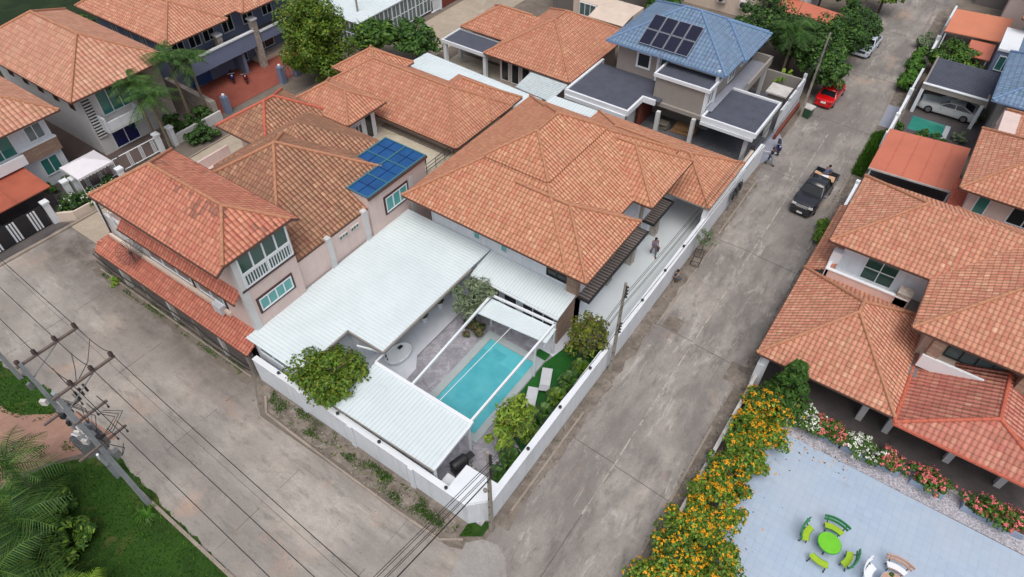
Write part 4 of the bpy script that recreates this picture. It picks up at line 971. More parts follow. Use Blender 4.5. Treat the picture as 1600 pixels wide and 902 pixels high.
# blue skylight covering the light well
SK = MB().box(-30.5, -26.8, 22.3, 28.05, 6.7, 6.74).build('skylight', 'blue_tarp', H)
mb = MB()
for x in (-30.5, -28.65, -26.85): mb.box(x-.05, x+.05, 22.3, 28.05, 6.75, 6.82)
for y in (22.32, 24.2, 26.1, 28.0): mb.box(-30.5, -26.85, y-.04, y+.04, 6.751, 6.815)
mb.build('glazing_bar', 'skyblue', SK)
mb = MB()
for x in (-29.6, -27.8): mb.box(x-.015, x+.015, 22.3, 28.0, 6.75, 6.775)
for y in (23.3, 25.2, 27.1): mb.box(-30.5, -26.85, y-.015, y+.015, 6.751, 6.774)
mb.build('glazing_bar', 'moto_blue', SK)
MB().box(-26.9, -26.75, 22.3, 28.1, 6.55, 6.72).build('gutter', 'gutter', H)
MB().box(-30.55, -30.4, 22.3, 28.1, 6.0, 6.7).box(-30.4, -26.9, 28.0, 28.1, 6.0, 6.7).build('kerb', 'dark_grey_wall', H)
FB = thing('block_wall', 'grey louvred block wall with dark posts under the lean-to tiles of the pink house', 'wall', (-36, 11.0, 0))
MB().prism([(-43.2, 11.35), (-26.9, 11.2), (-26.9, 11.4), (-43.2, 11.55)], 0, 2.15).build('wall_panel', 'fence_block', FB)
for k in range(7): MB().box(-42.9+k*2.6, -42.65+k*2.6, 11.05, 11.36, 0, 2.42).build('post', 'dirty_white' if k % 2 else 'gutter_grey', FB)
wire('black cable looping along the louvred block wall', [(-43, 10.9, 1.9), (-37.5, 10.9, 1.7), (-32, 10.9, 1.8), (-27, 10.9, 1.3)], .35, .035, 'cables on the block wall')
wire('pale cable hanging low along the louvred block wall', [(-43, 10.85, 1.2), (-34.5, 10.85, 1.0), (-27, 10.85, .9)], .3, .03, 'cables on the block wall')
t = local('satellite_dish', 'dark mesh satellite dish on the lean-to roof of the pink house', 'satellite dish', (-38.6, 11.75, 2.95), 0)
mb = MB(); n = 20
for k in range(1, 11):
    r = k*.085; ring = [(math.cos(6.283*i/n)*r, math.sin(6.283*i/n)*r, r*r*.35) for i in range(n+1)]; mb.tube(ring, .012, 4)
for i in range(16): a = 6.283*i/16; mb.tube([(0, 0, 0), (math.cos(a)*.42, math.sin(a)*.42, .06), (math.cos(a)*.85, math.sin(a)*.85, .25)], .012, 4)
rm = Matrix.Translation((0, 0, .75)) @ Matrix.Rotation(R(28), 4, 'Y') @ Matrix.Rotation(R(25), 4, 'X')
mb.xf(rm).build('mesh_reflector', 'iron', t); MB().tube([(0, 0, 0), (0, 0, .75)], .035, 6).build('mast', 'iron', t)
MB().tube([(-.7, 0, .15), (0, 0, .85)], .012, 4).tube([(.7, 0, .15), (0, 0, .85)], .012, 4).xf(rm).build('feed_arm', 'iron', t)

# ================================================================== HOUSES BEHIND
H = thing('courtyard_house', 'orange tiled house with an open pale terrace between the pink house and the pool house', 'house', (-35, 34, 0))
hip(H, -40.9, -34.7, 28.3, 32.5, 6.0, .6, 'tile_orange'); hip(H, -43.2, -27.85, 32.5, 40.0, 4.35, .6, 'tile_orange'); hip(H, -34.6, -27.9, 37.0, 41.4, 4.37, .6, 'tile_orange', skip='L')
hip(H, -43.6, -38.5, 35.2, 40.0, 4.9, .6, 'tile_orange')
wall(H, -40.2, -35.5, 29.0, 31.8, 0, 6.4, 'white_wall'); wall(H, -42.4, -28.7, 33.3, 39.4, 0, 4.7, 'cream')
wall(H, -40.5, -28.6, 28.9, 33.3, 0, 3.05, 'cream'); MB().box(-38, -28.6, 28.85, 33.35, 3.05, 3.1).build('terrace', 'terrace', H)
win(H, '+x', -35.5, 29.5, 30.3, 3.5, 5.0, 2, 'white', 'glass_dark'); win(H, '+x', -35.5, 30.6, 31.4, 3.1, 5.3, 1, 'white', 'glass_dark', name='door')
railing(H, [(-38, 28.9, 3.1), (-31.4, 28.9, 3.1)], .8, 5, 'black', rows=2); railing(H, [(-28.75, 28.9, 3.1), (-28.75, 33.2, 3.1)], .9, 4, 'black')
MB().bar((-36, 33.0, 3.15), (-29, 32.95, 3.15), .5, .12).build('weed_strip', 'debris', H)
SR = thing('lean_to_roof', 'long pale blue white sheet roof behind the courtyard house', 'roof', (-34, 43, 0))
sheetroof(SR, [(-41.5, 41.3, 2.9), (-27.5, 41.6, 2.9), (-27.5, 43.9, 3.1), (-41.0, 44.6, 3.1)], 'y', .3)
for x in (-41, -34, -28): MB().box(x-.05, x+.05, 42.4, 42.5, 0, 2.9).build('post', 'steel', SR)
SR = thing('lean_to_roof', 'narrow white sheet roof strip below the black flat roof of the blue tiled house', 'roof', (-24.5, 44, 0))
sheetroof(SR, [(-27.2, 43.9, 3.0), (-22.6, 44.0, 3.0), (-22.6, 45.2, 3.05), (-27.0, 45.1, 3.05)], 'y', .3)
for x in (-27, -22.8): MB().box(x-.05, x+.05, 44.4, 44.5, 0, 3.0).build('post', 'steel', SR)
SR = thing('lean_to_roof', 'weathered grey corrugated sheet roof in front of the tiled house with the black carport', 'roof', (-29, 46, 0))
sheetroof(SR, [(-31.1, 45.0, 2.6), (-27.2, 44.7, 2.6), (-27.1, 47.8, 2.95), (-31.1, 47.8, 2.95)], 'x', .22, 'metal_grey')
for x in (-31, -27.3): MB().box(x-.05, x+.05, 45.2, 45.3, 0, 2.6).build('post', 'steel', SR)

H = thing('carport_house', 'single storey orange hip roofed house with a flat black carport roof on its left', 'house', (-32, 52, 0))
hip(H, -36.5, -26.9, 47.5, 59.2, 3.2, .57, 'tile_orange'); hip(H, -41.6, -32, 50.5, 56.4, 3.25, .6, 'tile_orange', skip='R')
wall(H, -35.4, -27.9, 48.6, 58, 0, 3.6, 'cream'); wall(H, -40.8, -35, 51.5, 55.8, 0, 3.5, 'cream')
for x in (-35.2, -34.0, -32.8): win(H, '-y', 48.6, x, x+.9, .4, 2.6, 1, 'white', 'glass_dark')
MB().box(-41.7, -36.55, 47.9, 50.6, 2.75, 2.85).build('carport_roof', 'dark_roof', H)
parapet(H, [(-41.8, 47.8), (-36.5, 47.8), (-36.5, 50.6), (-41.8, 50.6)], 2.6, .34, .14)
for x, y in ((-41.6, 48.0), (-36.7, 48.0), (-41.6, 50.3)): MB().box(x-.17, x+.17, y-.17, y+.17, 0, 2.6).build('column', 'white', H)
sheet('carport_floor', rect(-42.3, -35.4, 46.5, 51), .02, 'terrace')
FW = thing('garden_wall', 'low dark brown topped wall beside the pale blue sheet roof', 'wall', (-36, 46, 0)); MB().prism([(-42.6, 45.6), (-28, 44.85), (-28, 45.0), (-42.6, 45.75)], 0, 1.7).build('wall_panel', 'cream', FW); MB().prism([(-42.6, 45.55), (-28, 44.8), (-28, 45.05), (-42.6, 45.8)], 1.7, 1.78).build('coping', 'gutter', FW)

# ---------------- blue roofed house
H = thing('blue_roof_house', 'grey house with blue tiled hip roof, solar panels and black flat terraces', 'house', (-20, 54, 0))
hip(H, -25.7, -14.5, 51.4, 61.2, 6.0, .5, 'tile_blue', 'ridge_blue', 'ridge_blue')
hip(H, -20.5, -14.1, 54.8, 60.9, 6.03, .5, 'tile_blue', 'ridge_blue', 'ridge_blue', skip='L')
wall(H, -24.9, -15.3, 52.4, 60.2, 0, 6.4, 'grey_wall')
win(H, '-y', 52.4, -23.0, -21.6, 3.9, 5.4, 1, 'white', 'glass_dark', fw=.16)
MB().box(-20.98, -20.75, 52.2, 52.41, 3.2, 6.2).build('pilaster', 'white', H)
win(H, '-y', 52.4, -20.7, -20.1, 3.3, 5.6, 1, 'white', 'glass_green')
wall(H, -19.9, -15.25, 49.95, 52.4, 2.75, 5.15, 'grey_wall')
MB().box(-19.95, -15.1, 49.85, 52.5, 5.15, 5.22).build('flat_roof', 'dark_roof', H)
rb = MB(); x = -19.8
while x < -15.3: rb.box(x, x+.04, 49.9, 52.45, 5.221, 5.25); x += .25
rb.build('standing_seam', 'dark_roof', H)
parapet(H, [(-20.0, 49.8), (-15.05, 49.8), (-15.05, 52.4), (-20.0, 52.4)], 5.05, .3, .16)
MB().box(-15.4, -15.15, 49.9, 50.15, 2.6, 5.15).build('pilaster', 'white', H); MB().box(-15.32, -15.1, 51.6, 51.85, 3.2, 6.2).build('pilaster', 'white', H)
win(H, '+x', -15.25, 50.3, 51.5, 3.5, 5.0, 2, 'white', 'glass_grey'); win(H, '+x', -15.3, 55.0, 56.4, 3.5, 5.4, 2, 'white', 'glass_dark'); win(H, '+x', -15.3, 57.8, 58.8, 3.8, 5.2, 1, 'white', 'glass_dark')
MB().prism([(-26.55, 46.4), (-20.6, 46.4), (-20.6, 49.3), (-19.0, 49.3), (-19.0, 52.4), (-26.55, 52.4)], 3.0, 3.12).build('terrace', 'dark_roof', H)
parapet(H, [(-26.6, 46.35), (-20.5, 46.35), (-20.5, 49.2), (-19.4, 49.2)], 2.75, .5, .2, closed=False)
MB().box(-26.6, -20.6, 46.15, 46.28, 2.45, 2.8).build('cornice', 'white', H)
MB().box(-26.72, -26.5, 46.4, 53, 2.75, 3.25).build('parapet', 'white', H)
MB().box(-19.9, -15.2, 49.7, 49.93, 2.5, 2.85).build('beam', 'grey_wall', H)
MB().box(-14.9, -10.4, 49.2, 54.9, 3.05, 3.15).build('terrace', 'dark_roof', H)
parapet(H, [(-14.95, 49.15), (-10.35, 49.15), (-10.35, 54.95), (-14.95, 54.95)], 2.9, .42, .18)
MB().box(-15.0, -10.4, 48.95, 49.04, 2.6, 2.88).build('cornice', 'white', H)
MB().box(-15.2, -13.5, 55.1, 61, 3.1, 3.25).build('balcony', 'ramp', H); MB().box(-13.6, -13.4, 55.1, 61, 3.25, 4.0).build('parapet', 'grey_wall', H); MB().box(-15.2, -13.4, 60.9, 61.1, 3.25, 4.0).build('parapet', 'grey_wall', H)
MB().box(-15.24, -14.6, 50.2, 55, 3.25, 3.35).build('ledge', 'ramp', H)
for x, y, z1 in ((-18.7, 48.8, 2.6), (-15.7, 49.4, 2.6), (-21.0, 47.5, 2.8), (-11.0, 49.6, 2.9), (-10.7, 54.5, 2.9), (-13.7, 60.6, 3.1)): MB().box(x-.16, x+.16, y-.16, y+.16, 0, z1).build('column', 'pale_wall', H)
wall(H, -26, -21.2, 47.2, 52.4, 0, 2.98, 'pale_wall'); wall(H, -20.9, -20.6, 49.5, 52, 0, 2.7, 'brick_red')
MB().lathe((-10.9, 49.4, 3.3), [(.035, 0), (.035, 1.3)], 6).build('pipe', 'steel', H)
SP = thing('solar_array', 'eight dark solar panels in two rows on the blue tiled roof', 'solar panels', (-20, 53, 7))
sx, sz = 1.16, 1.62
slope = math.atan(.5); up = Vector((0, math.cos(slope), math.sin(slope))); o0 = Vector((-22.85, 51.85, 6.0+.5*.45+.16))
for r in range(2):
    for k in range(4):
        a = o0+Vector((k*sx, 0, 0))+up*(r*sz); P = [a, a+Vector((sx-.05, 0, 0)), a+Vector((sx-.05, 0, 0))+up*(sz-.05), a+up*(sz-.05)]
        nn = Vector((0, -math.sin(slope), math.cos(slope)))
        f = MB().hexa([tuple(p) for p in P]+[tuple(p+nn*.05) for p in P]).build('solar_panel', 'chrome', SP)
        Q = [P[0]+Vector((.04, 0, 0))+up*.04, P[1]+Vector((-.04, 0, 0))+up*.04, P[2]+Vector((-.04, 0, 0))-up*.04, P[3]+Vector((.04, 0, 0))-up*.04]
        MB().hexa([tuple(p+nn*.03) for p in Q]+[tuple(p+nn*.055) for p in Q]).build('cell', 'solar', f)
sheet('site_yard', rect(-27, -10.1, 45.4, 62), .03, 'site_floor')
SW = thing('side_wall', 'low grey wall with a thin white coping between the orange and the blue roofed houses', 'wall', (-16, 45.4, 0)); MB().box(-22.4, -10.2, 45.22, 45.36, 0, 2.6).build('wall_panel', 'pale_wall', SW); MB().box(-22.4, -10.2, 45.17, 45.4, 2.6, 2.68).build('coping', 'white', SW)
SW = thing('street_wall', 'cream low wall with two dark lamps in front of the building site yard', 'wall', (-10.3, 47.5, 0)); MB().box(-10.25, -10.0, 45.4, 49.0, 0, 2.1).build('wall_panel', 'cream', SW)
MB().box(-10.3, -9.95, 45.6, 45.9, 2.1, 2.4).build('lamp', 'black', SW); MB().box(-10.3, -9.95, 48.7, 49.0, 2.1, 2.4).build('lamp', 'black', SW)
SW = thing('street_wall', 'white sloping sided wall segment beside the blue grey ramp', 'wall', (-9.7, 47, 0)); MB().prism([(-9.95, 45.8), (-9.7, 45.8), (-9.55, 50.2), (-9.9, 50.2)], 0, 2.0).build('wall_panel', 'white', SW)
SW = thing('street_wall', 'tall white wall of stepped panels next to the leaning pole', 'wall', (-10, 58, 0))
for k in range(3): MB().box(-10.3+k*.03, -10.05+k*.03, 55.6+k*1.9, 57.35+k*1.9, 0, 2.3+k*.25).build('wall_panel', 'white_wall', SW)
MB().box(-10.35, -10.1, 61.3, 61.6, 0, 3.1).build('pier', 'white', SW); MB().box(-9.95, -9.75, 54.5, 61, 0, .5).build('footing', 'brick_red', SW)
t = thing('guard_booth', 'small white roofed booth behind the stepped white wall', 'booth', (-11.6, 59, 0)); MB().box(-12.5, -10.6, 58.0, 59.9, 2.1, 2.25).build('roof', 'dirty_white', t); MB().box(-12.3, -10.8, 58.3, 59.7, 0, 2.1).build('wall', 'grey_wall', t)
SW = thing('rear_wall', 'grey boundary wall under the dark trees behind the blue tiled house', 'wall', (-13, 62, 0)); MB().box(-14.5, -10.4, 62.0, 62.2, 0, 2.2).build('wall_panel', 'grey_wall', SW)
for i, (x, y, sx_, sy_, z, m, lb, nm) in enumerate([(-13.2, 47.6, 1.3, .9, .35, 'plank_white', 'pile of pale grey boards on the dark site floor', 'board_stack'), (-13.3, 46.8, 1.9, .5, .2, 'plank_white', 'flat pale boards lying beside the taller pile on the site floor', 'board_stack'), (-15.6, 49.0, 1.8, .3, .15, 'wood', 'timber planks on the site floor near the white column', 'timber_stack'), (-16.9, 51.0, 2.0, 1.2, .6, 'wood', 'heap of timber under the overhanging grey room', 'timber_stack'), (-18.8, 50.6, 1.3, 1.0, .6, 'debris', 'heap of building rubble by the red brick wall', 'rubble_heap')]):
    t = local(nm, lb, 'building materials', (x, y, .04), R(rnd.uniform(-12, 12)))
    for k in range(4): MB().obox((rnd.uniform(-.2, .2), rnd.uniform(-.1, .1), z*(k+.5)/4), (sx_*rnd.uniform(.75, 1), sy_*rnd.uniform(.6, 1), z/4*.9), R(rnd.uniform(-8, 8))).build('board', m, t)

# ---------------- far middle buildings
H = thing('grey_building', 'dark grey two storey building with a beige lean-to at the top of the picture', 'building', (-34, 68, 0))
wall(H, -40, -31.4, 65.5, 76, 0, 6.5, 'dark_grey_wall'); MB().box(-40, -31.35, 65.38, 65.5, 4.2, 4.4).build('band', 'white', H)
MB().slab([(-32.9, 60.9, 2.7), (-28.8, 60.9, 2.7), (-28.8, 63.1, 3.1), (-32.9, 63.1, 3.1)], .06).build('lean_roof', 'cream', H)
wall(H, -36, -28.8, 63.1, 65.5, 0, 3.0, 'cream'); win(H, '-y', 63.1, -35.2, -33.2, 1.5, 2.9, 3, 'white', 'glass_grey')
for x in (-32.7, -29.0): MB().box(x-.05, x+.05, 61.0, 61.1, 0, 2.7).build('post', 'white', H)
H = thing('pale_house', 'pale pink house with outdoor air conditioning units behind the blue tiled roof', 'house', (-24, 80, 0))
wall(H, -28.5, -20.2, 76, 88, 0, 6.5, 'cream')
win(H, '-y', 76, -25.9, -24.1, 3.2, 4.6, 2, 'white', 'glass_dark'); win(H, '-y', 76, -22.2, -21.0, 2.4, 4.6, 2, 'white', 'glass_dark')
for x, zz in ((-24.0, 1.6), (-21.4, 1.5)):
    o = MB().box(x-.5, x+.5, 75.5, 75.95, zz-.4, zz+.4).build('air_conditioner', 'dirty_white', H); MB().lathe((x-.1, 75.49, zz), [(.32, 0), (.3, -.03), (.05, -.03)], 16, 'y').build('fan', 'iron', o)
H = thing('far_red_roof_house', 'house with faded red sheet roofs half hidden behind the dark trees', 'house', (-13, 75, 0))
MB().slab([(-17.5, 73.4, 2.9), (-9.8, 73.6, 2.8), (-9.9, 75.9, 2.95), (-17.5, 76.8, 3.1)], .08).build('roof', 'carport_red', H); wall(H, -17.4, -15.2, 77, 84, 0, 5, 'pale_wall')
MB().box(-16.6, -10.2, 73.7, 75.6, 0, 2.7).build('wall', 'cream', H); hip(H, -21, -15.6, 76.2, 83, 4.2, .55, 'tile_orange')
H = thing('far_house', 'orange tiled house beyond the trees at the top centre of the picture', 'house', (-20, 92, 0)); hip(H, -30, -14, 90, 99, 6, .55, 'tile_orange'); wall(H, -29, -15, 91, 98, 0, 6.4, 'cream')
H = thing('glass_carport', 'carport with pale sheet roof and tall white framed folding glass walls', 'carport', (-55, 52, 0))
sheetroof(H, [(-60.5, 45.1, 3.1), (-50.6, 45.1, 3.1), (-50.6, 57.5, 3.2), (-60.5, 57.5, 3.2)], 'x', .5)
for k in range(9): win(H, '+x', -50.8, 45.3+k*1.25, 46.5+k*1.25, .3, 3.0, 2, 'white', 'glass_grey', rows=2, name='glass_panel', fw=.06)
for k in range(6): win(H, '-y', 45.3, -58.2+k*1.25, -57+k*1.25, .4, 3.0, 2, 'white', 'glass_grey', rows=2, name='glass_panel', fw=.06)
MB().box(-60.4, -50.9, 45.4, 57.3, 0, .3).build('plinth', 'dark_grey_wall', H)
SW = thing('brick_wall', 'dark red brick fence along the sandy side street', 'wall', (-50.6, 60, 0)); MB().box(-50.7, -50.5, 57.9, 78, 0, 1.8).build('wall_panel', 'brick_red', SW); MB().box(-50.75, -50.45, 57.85, 58.1, 0, 2.2).build('pier', 'white', SW)
t = thing('gate', 'low white slatted gate beside the glass walled carport', 'gate', (-50.6, 57.6, 0))
for k in range(6): MB().box(-50.65, -50.55, 56.7+k*.2, 56.8+k*.2, .1, 1.5).build('slat', 'white', t)
MB().box(-50.7, -50.5, 56.4, 57.9, .05, .15).build('rail', 'white', t); MB().box(-50.7, -50.5, 56.4, 57.9, 1.5, 1.6).build('rail', 'white', t)

# ================================================================== TOP LEFT HOUSES
H = thing('grey_window_house', 'pale two storey house with faded orange hip roof, teal upstairs windows and slim front balcony', 'house', (-62, 22, 0))
hip(H, -70.6, -54.6, 18.2, 27.2, 6.0, .57, 'tile_pale'); wall(H, -69.6, -55.8, 19.2, 26.2, 0, 6.45, 'pale_wall')
win(H, '+x', -55.8, 20.5, 24.2, 3.2, 5.5, 4, 'white', 'glass_teal'); win(H, '+x', -55.8, 20.3, 22.6, .1, 2.1, 2, 'white', 'moto_blue', name='door')
MB().box(-55.8, -54.7, 20.0, 23.1, 2.2, 2.4).build('balcony', 'pale_wall', H); MB().box(-54.85, -54.7, 20.0, 23.1, 2.4, 3.15).build('parapet', 'white_wall', H); MB().box(-55.8, -54.7, 19.9, 20.03, 2.2, 3.6).build('parapet', 'white_wall', H); MB().box(-55.8, -54.7, 23.0, 23.15, 2.2, 3.2).build('parapet', 'white_wall', H)
sl = MB().box(-55.79, -55.72, 19.3, 19.95, 1.6, 5.4).build('screen', 'glass_dark', H)
for k in range(14): MB().box(-55.75, -55.6, 19.3, 19.95, 1.7+k*.27, 1.78+k*.27).build('louvre', 'pale_wall', sl)
MB().box(-55.8, -55.3, 24.6, 26.2, 0, 6.0).build('pilaster', 'stone_block', H)
for k in range(5): win(H, '-y', 19.2, -57.9-k*2.4, -57.2-k*2.4, 3.9, 5.3, 2, 'gutter', 'glass_dark', fw=.05)
H = thing('corner_house', 'white house with faded tiled roof, stone band and rust orange carport roof', 'house', (-60, 13, 0))
hip(H, -68, -54.4, 8.4, 17.2, 6.0, .6, 'tile_pale'); wall(H, -67, -55.6, 9.4, 16.2, 0, 6.4, 'white_wall')
win(H, '+x', -55.6, 14.5, 15.8, 4.0, 5.3, 2, 'white', 'glass_grey'); win(H, '+x', -55.6, 11.4, 13.4, 3.6, 5.6, 2, 'white', 'glass_teal'); win(H, '+x', -55.6, 14.3, 15.7, .9, 2.4, 2, 'white', 'glass_teal')
MB().box(-55.6, -55.3, 13.5, 16.3, 2.65, 3.75).build('stone_band', 'stone_brown', H); MB().box(-55.6, -55.25, 13.4, 16.3, 3.75, 3.85).build('ledge', 'white', H)
MB().box(-55.6, -54.6, 9.4, 13.4, 3.1, 3.25).build('balcony', 'white', H); MB().box(-54.75, -54.6, 9.4, 13.4, 3.25, 3.9).build('parapet', 'white', H)
o = MB().slab([(-55.5, 3, 2.95), (-51.3, 3, 2.7), (-51.3, 13.0, 2.7), (-55.5, 13.0, 2.95)], .08).build('carport_roof', 'carport_rust', H)
for y in (5.5, 8, 10.5): MB().bar((-55.4, y, 2.97), (-51.3, y, 2.73), .06, .03).build('seam', 'carport_rust', o)
for y in (4, 12.8): MB().box(-51.5, -51.4, y-.05, y+.05, 0, 2.65).build('post', 'black', H)
sheet('corner_driveway', rect(-67, -51.1, 3, 18), .02, 'dark_yard'); sheet('narrow_driveway', [(-68, 16.6), (-52.4, 16.9), (-52.4, 23), (-54, 24), (-55.7, 23.5), (-55.7, 19.2), (-68, 19.2)], .025, 'brown_yard')
GT = thing('gate', 'black sliding gate with groups of white stripes', 'gate', (-51.1, 9.4, 0))
MB().box(-51.13, -51.05, 7.0, 11.6, .05, 1.8).build('gate_panel', 'black', GT)
for y in (7.45, 8.95, 10.5):
    for k in range(3): MB().box(-51.05, -50.98, y+k*.22, y+.12+k*.22, .15, 1.72).build('stripe', 'white', GT)
FN = thing('fence_wall', 'low beige front wall with white capped posts around the flowering hedge', 'fence', (-50.3, 14, 0))
MB().prism([(-50.95, 12.0), (-49.95, 13.0), (-50.1, 13.15), (-51.1, 12.15)], 0, .8).prism([(-49.95, 13.0), (-49.8, 18), (-49.95, 18), (-50.1, 13.15)], 0, .78).build('wall_panel', 'cream', FN)
for x, y in ((-51.0, 11.95), (-50.2, 17.6), (-52.2, 14.2), (-51.1, 6.8)): MB().box(x-.2, x+.2, y-.2, y+.2, 0, 1.9).box(x-.27, x+.27, y-.27, y+.27, 1.9, 2.05).build('pier', 'white', FN)
sheet('gate_apron', [(-51.0, 6.5), (-50.1, 7), (-50.1, 12.5), (-51.0, 11.8)], .05, 'dark_yard')
mb = MB(); mb.bar((-49.75, 5, .06), (-49.65, 18, .06), .2, .12); mb.bar((-49.6, 18, .06), (-49.9, 45, .06), .15, .12); struct('side_kerb', mb, 'kerb')
FN = thing('fence', 'white metal front fence and gate of the teal windowed house', 'fence', (-52, 19, 0))
for a, b in ((15.0, 18.6), (18.8, 22.2)):
    MB().tube([(-52.35, a, 1.55), (-52.3, b, 1.55)], .04, 6).build('rail', 'white', FN); MB().tube([(-52.35, a, .25), (-52.3, b, .25)], .04, 6).build('rail', 'white', FN)
    for c in (a+.6, a+1.7, a+2.8):
        for k in range(3): MB().box(-52.36, -52.3, c+k*.12, c+.06+k*.12, .25, 1.55).build('bar', 'white', FN)
for y in (14.9, 22.3, 23.6): MB().box(-52.55, -52.1, y-.2, y+.2, 0, 1.7).box(-52.62, -52.03, y-.27, y+.27, 1.7, 1.85).build('pier', 'white', FN)
MB().box(-52.4, -52.2, 23.8, 28.6, 0, .9).build('wall_panel', 'pale_wall', FN)
t = thing('gazebo', 'white canvas garden gazebo with a scalloped edge on thin posts', 'gazebo', (-52.1, 16.2, 0))
a0, a1, b0, b1, zz = -53.5, -50.9, 14.8, 17.7, 2.35; c = ((a0+a1)/2, (b0+b1)/2, 2.95)
mb = MB(); K = [(a0, b0, zz), (a1, b0, zz), (a1, b1, zz), (a0, b1, zz)]
for i in range(4):
    mb.poly([K[i], K[(i+1) % 4], c]); p, q = Vector(K[i]), Vector(K[(i+1) % 4])
    for k in range(10):
        u, v_ = p.lerp(q, k/10), p.lerp(q, (k+1)/10); m_ = (u+v_)/2; mb.poly([u, v_, v_-Vector((0, 0, .14)), m_-Vector((0, 0, .24)), u-Vector((0, 0, .14))])
mb.build('canopy', 'canvas', t)
for x, y in ((a0, b0), (a1, b0), (a1, b1), (a0, b1)): MB().tube([(x, y, 0), (x, y, zz)], .03, 6).build('post', 'white', t)

H = thing('slate_blue_house', 'slate blue two storey house with orange hip roofs, stone columns and red paved forecourt', 'house', (-62, 35, 0))
hip(H, -70.5, -56.4, 28.1, 34.7, 6.0, .6, 'tile_right'); hip(H, -70, -57.2, 31, 40.5, 6.03, .55, 'tile_right', skip='A'); hip(H, -70, -56.1, 36.2, 44.5, 6.05, .6, 'tile_right')
wall(H, -69.5, -58.7, 29.1, 43.6, 0, 6.4, 'blue_wall')
for y in (29.6, 31.4, 33.0, 35.2, 37.6, 40.0): win(H, '+x', -58.7, y, y+1.3, 3.7, 5.6, 2, 'white', 'glass_dark')
MB().box(-58.7, -56.7, 29.6, 37.0, 2.9, 3.1).build('balcony', 'dark_grey_wall', H); o = MB().box(-56.7, -56.5, 29.6, 37.0, 2.35, 3.85).build('parapet', 'blue_wall', H); MB().box(-56.75, -56.42, 29.55, 37.05, 3.85, 3.97).build('coping', 'white', o)
MB().box(-58.7, -56.7, 37.6, 43.0, 2.7, 2.9).build('balcony', 'dark_grey_wall', H); o = MB().box(-56.7, -56.5, 37.7, 43.0, 2.5, 3.5).build('parapet', 'blue_wall', H); MB().box(-56.75, -56.42, 37.7, 43.0, 3.5, 3.62).build('coping', 'white', o)
for y, zt_ in ((29.35, 4.1), (33.6, 4.6), (37.3, 4.9), (43.2, 4.9)):
    xo, zb_ = (.6, 3.1) if y < 36 else (0, 0)
    MB().box(-57.0-xo, -56.4-xo, y-.28, y+.28, zb_, zt_).build('column', 'stone_block', H); MB().box(-57.1-xo, -56.3-xo, y-.36, y+.36, zt_, zt_+.14).build('capital', 'white', H)
MB().box(-58.7, -56.9, 35.3, 35.6, 0, 2.9).build('pilaster', 'blue_wall', H); win(H, '+x', -58.65, 38, 40.5, .6, 2.5, 2, 'white', 'glass_dark'); win(H, '+x', -58.65, 35.9, 37, .3, 2.4, 1, 'white', 'glass_green')
MB().box(-58.69, -57.4, 37.4, 43, 0, .35).build('porch', 'cream', H)
for k in range(4): win(H, '-y', 29.1, -60.2-k*2.3, -59.4-k*2.3, 3.6, 5.5, 2, 'white', 'glass_dark', fw=.05)
sheet('red_forecourt', [(-66, 29.2), (-53.0, 28.9), (-52.9, 42), (-57.4, 43), (-58.6, 43), (-66, 43)], .03, 'red_floor')
t = thing('tarpaulin', 'blue tarpaulin sheet hanging in the shaded carport of the slate blue house', 'tarpaulin', (-59.3, 31.3, 0)); MB().slab([(-60, 30.3, .1), (-58.6, 30.3, .3), (-58.4, 32.4, .3), (-60, 32.6, .1)], .05).box(-58.68, -58.5, 30.3, 32.4, .3, 2.2).build('sheet', 'blue_tarp', t)
SW = thing('garden_wall', 'rough stone garden wall beside the palms and the red forecourt', 'wall', (-56, 28.8, 0)); MB().prism([(-60, 28.5), (-52.9, 28.3), (-52.9, 28.8), (-60, 28.95)], 0, 1.6).build('wall_panel', 'stone_block', SW)
FN = thing('fence', 'dark slate gate posts and railings in front of the red forecourt', 'fence', (-52.6, 35, 0))
for y in (29.6, 36.2, 38.0): MB().box(-52.95, -52.4, y-.25, y+.25, 0, 1.7).build('pier', 'blue_wall', FN); MB().lathe((-52.68, y, 1.7), [(.08, 0), (.16, .12), (.14, .24), (.03, .3)], 10).build('globe_lamp', 'white', FN)
railing(FN, [(-52.7, 36.4, .1), (-52.7, 42, .1)], 1.4, 14, 'blue_wall')
FN = thing('fence', 'black iron railings on a pale kerb behind the pink house', 'fence', (-44.2, 22, 0)); railing(FN, [(-44.3, 15, .1), (-44.0, 33, .1)], 1.7, 24, 'black', rows=2); MB().box(-44.4, -44.1, 15, 33, 0, .15).build('plinth', 'cream', FN)
for y in (17.6, 22.0): MB().tube([(-44.3, y, 0), (-44.3, y, 3.0)], .06, 6).build('post', 'black', FN)

# ================================================================== RIGHT SIDE HOUSES
H = thing('patio_house', 'large terracotta roofed house with white balconies facing the blue paved patio', 'house', (5, 35, 0))
hip(H, -1.45, 9.5, 36.4, 44.4, 6.0, .53, 'tile_right', gable='R', skip='R')
hip(H, 4.4, 19, 31.9, 44.3, 6.02, .53, 'tile_right')
hip(H, -2.1, 5.6, 27.9, 36.5, 3.2, .65, 'tile_right')
o = MB().slab([(-2.1, 36.4, 3.2), (-.45, 36.4, 4.1), (-.45, 44.2, 4.1), (-2.1, 44.2, 3.2)], .12).build('lean_roof', 'tile_right', H)
mb = MB(); a, b, c_, d_ = (5.62, 27.6, 3.2), (9.7, 29.4, 4.85), (9.7, 33.0, 4.85), (5.62, 33.0, 3.2); e_, f_, = (13.8, 27.6, 3.2), (13.8, 33, 3.2)
for f in ([a, b, c_, d_][::-1], [a, e_, b], [e_, f_, c_, b]): mb.poly(f)
mb.poly([(5.62, 27.6, 3.06), (13.8, 27.6, 3.06), (13.8, 27.6, 3.2), (5.62, 27.6, 3.2)]); ro = mb.build('porch_roof', 'tile_porch', H)
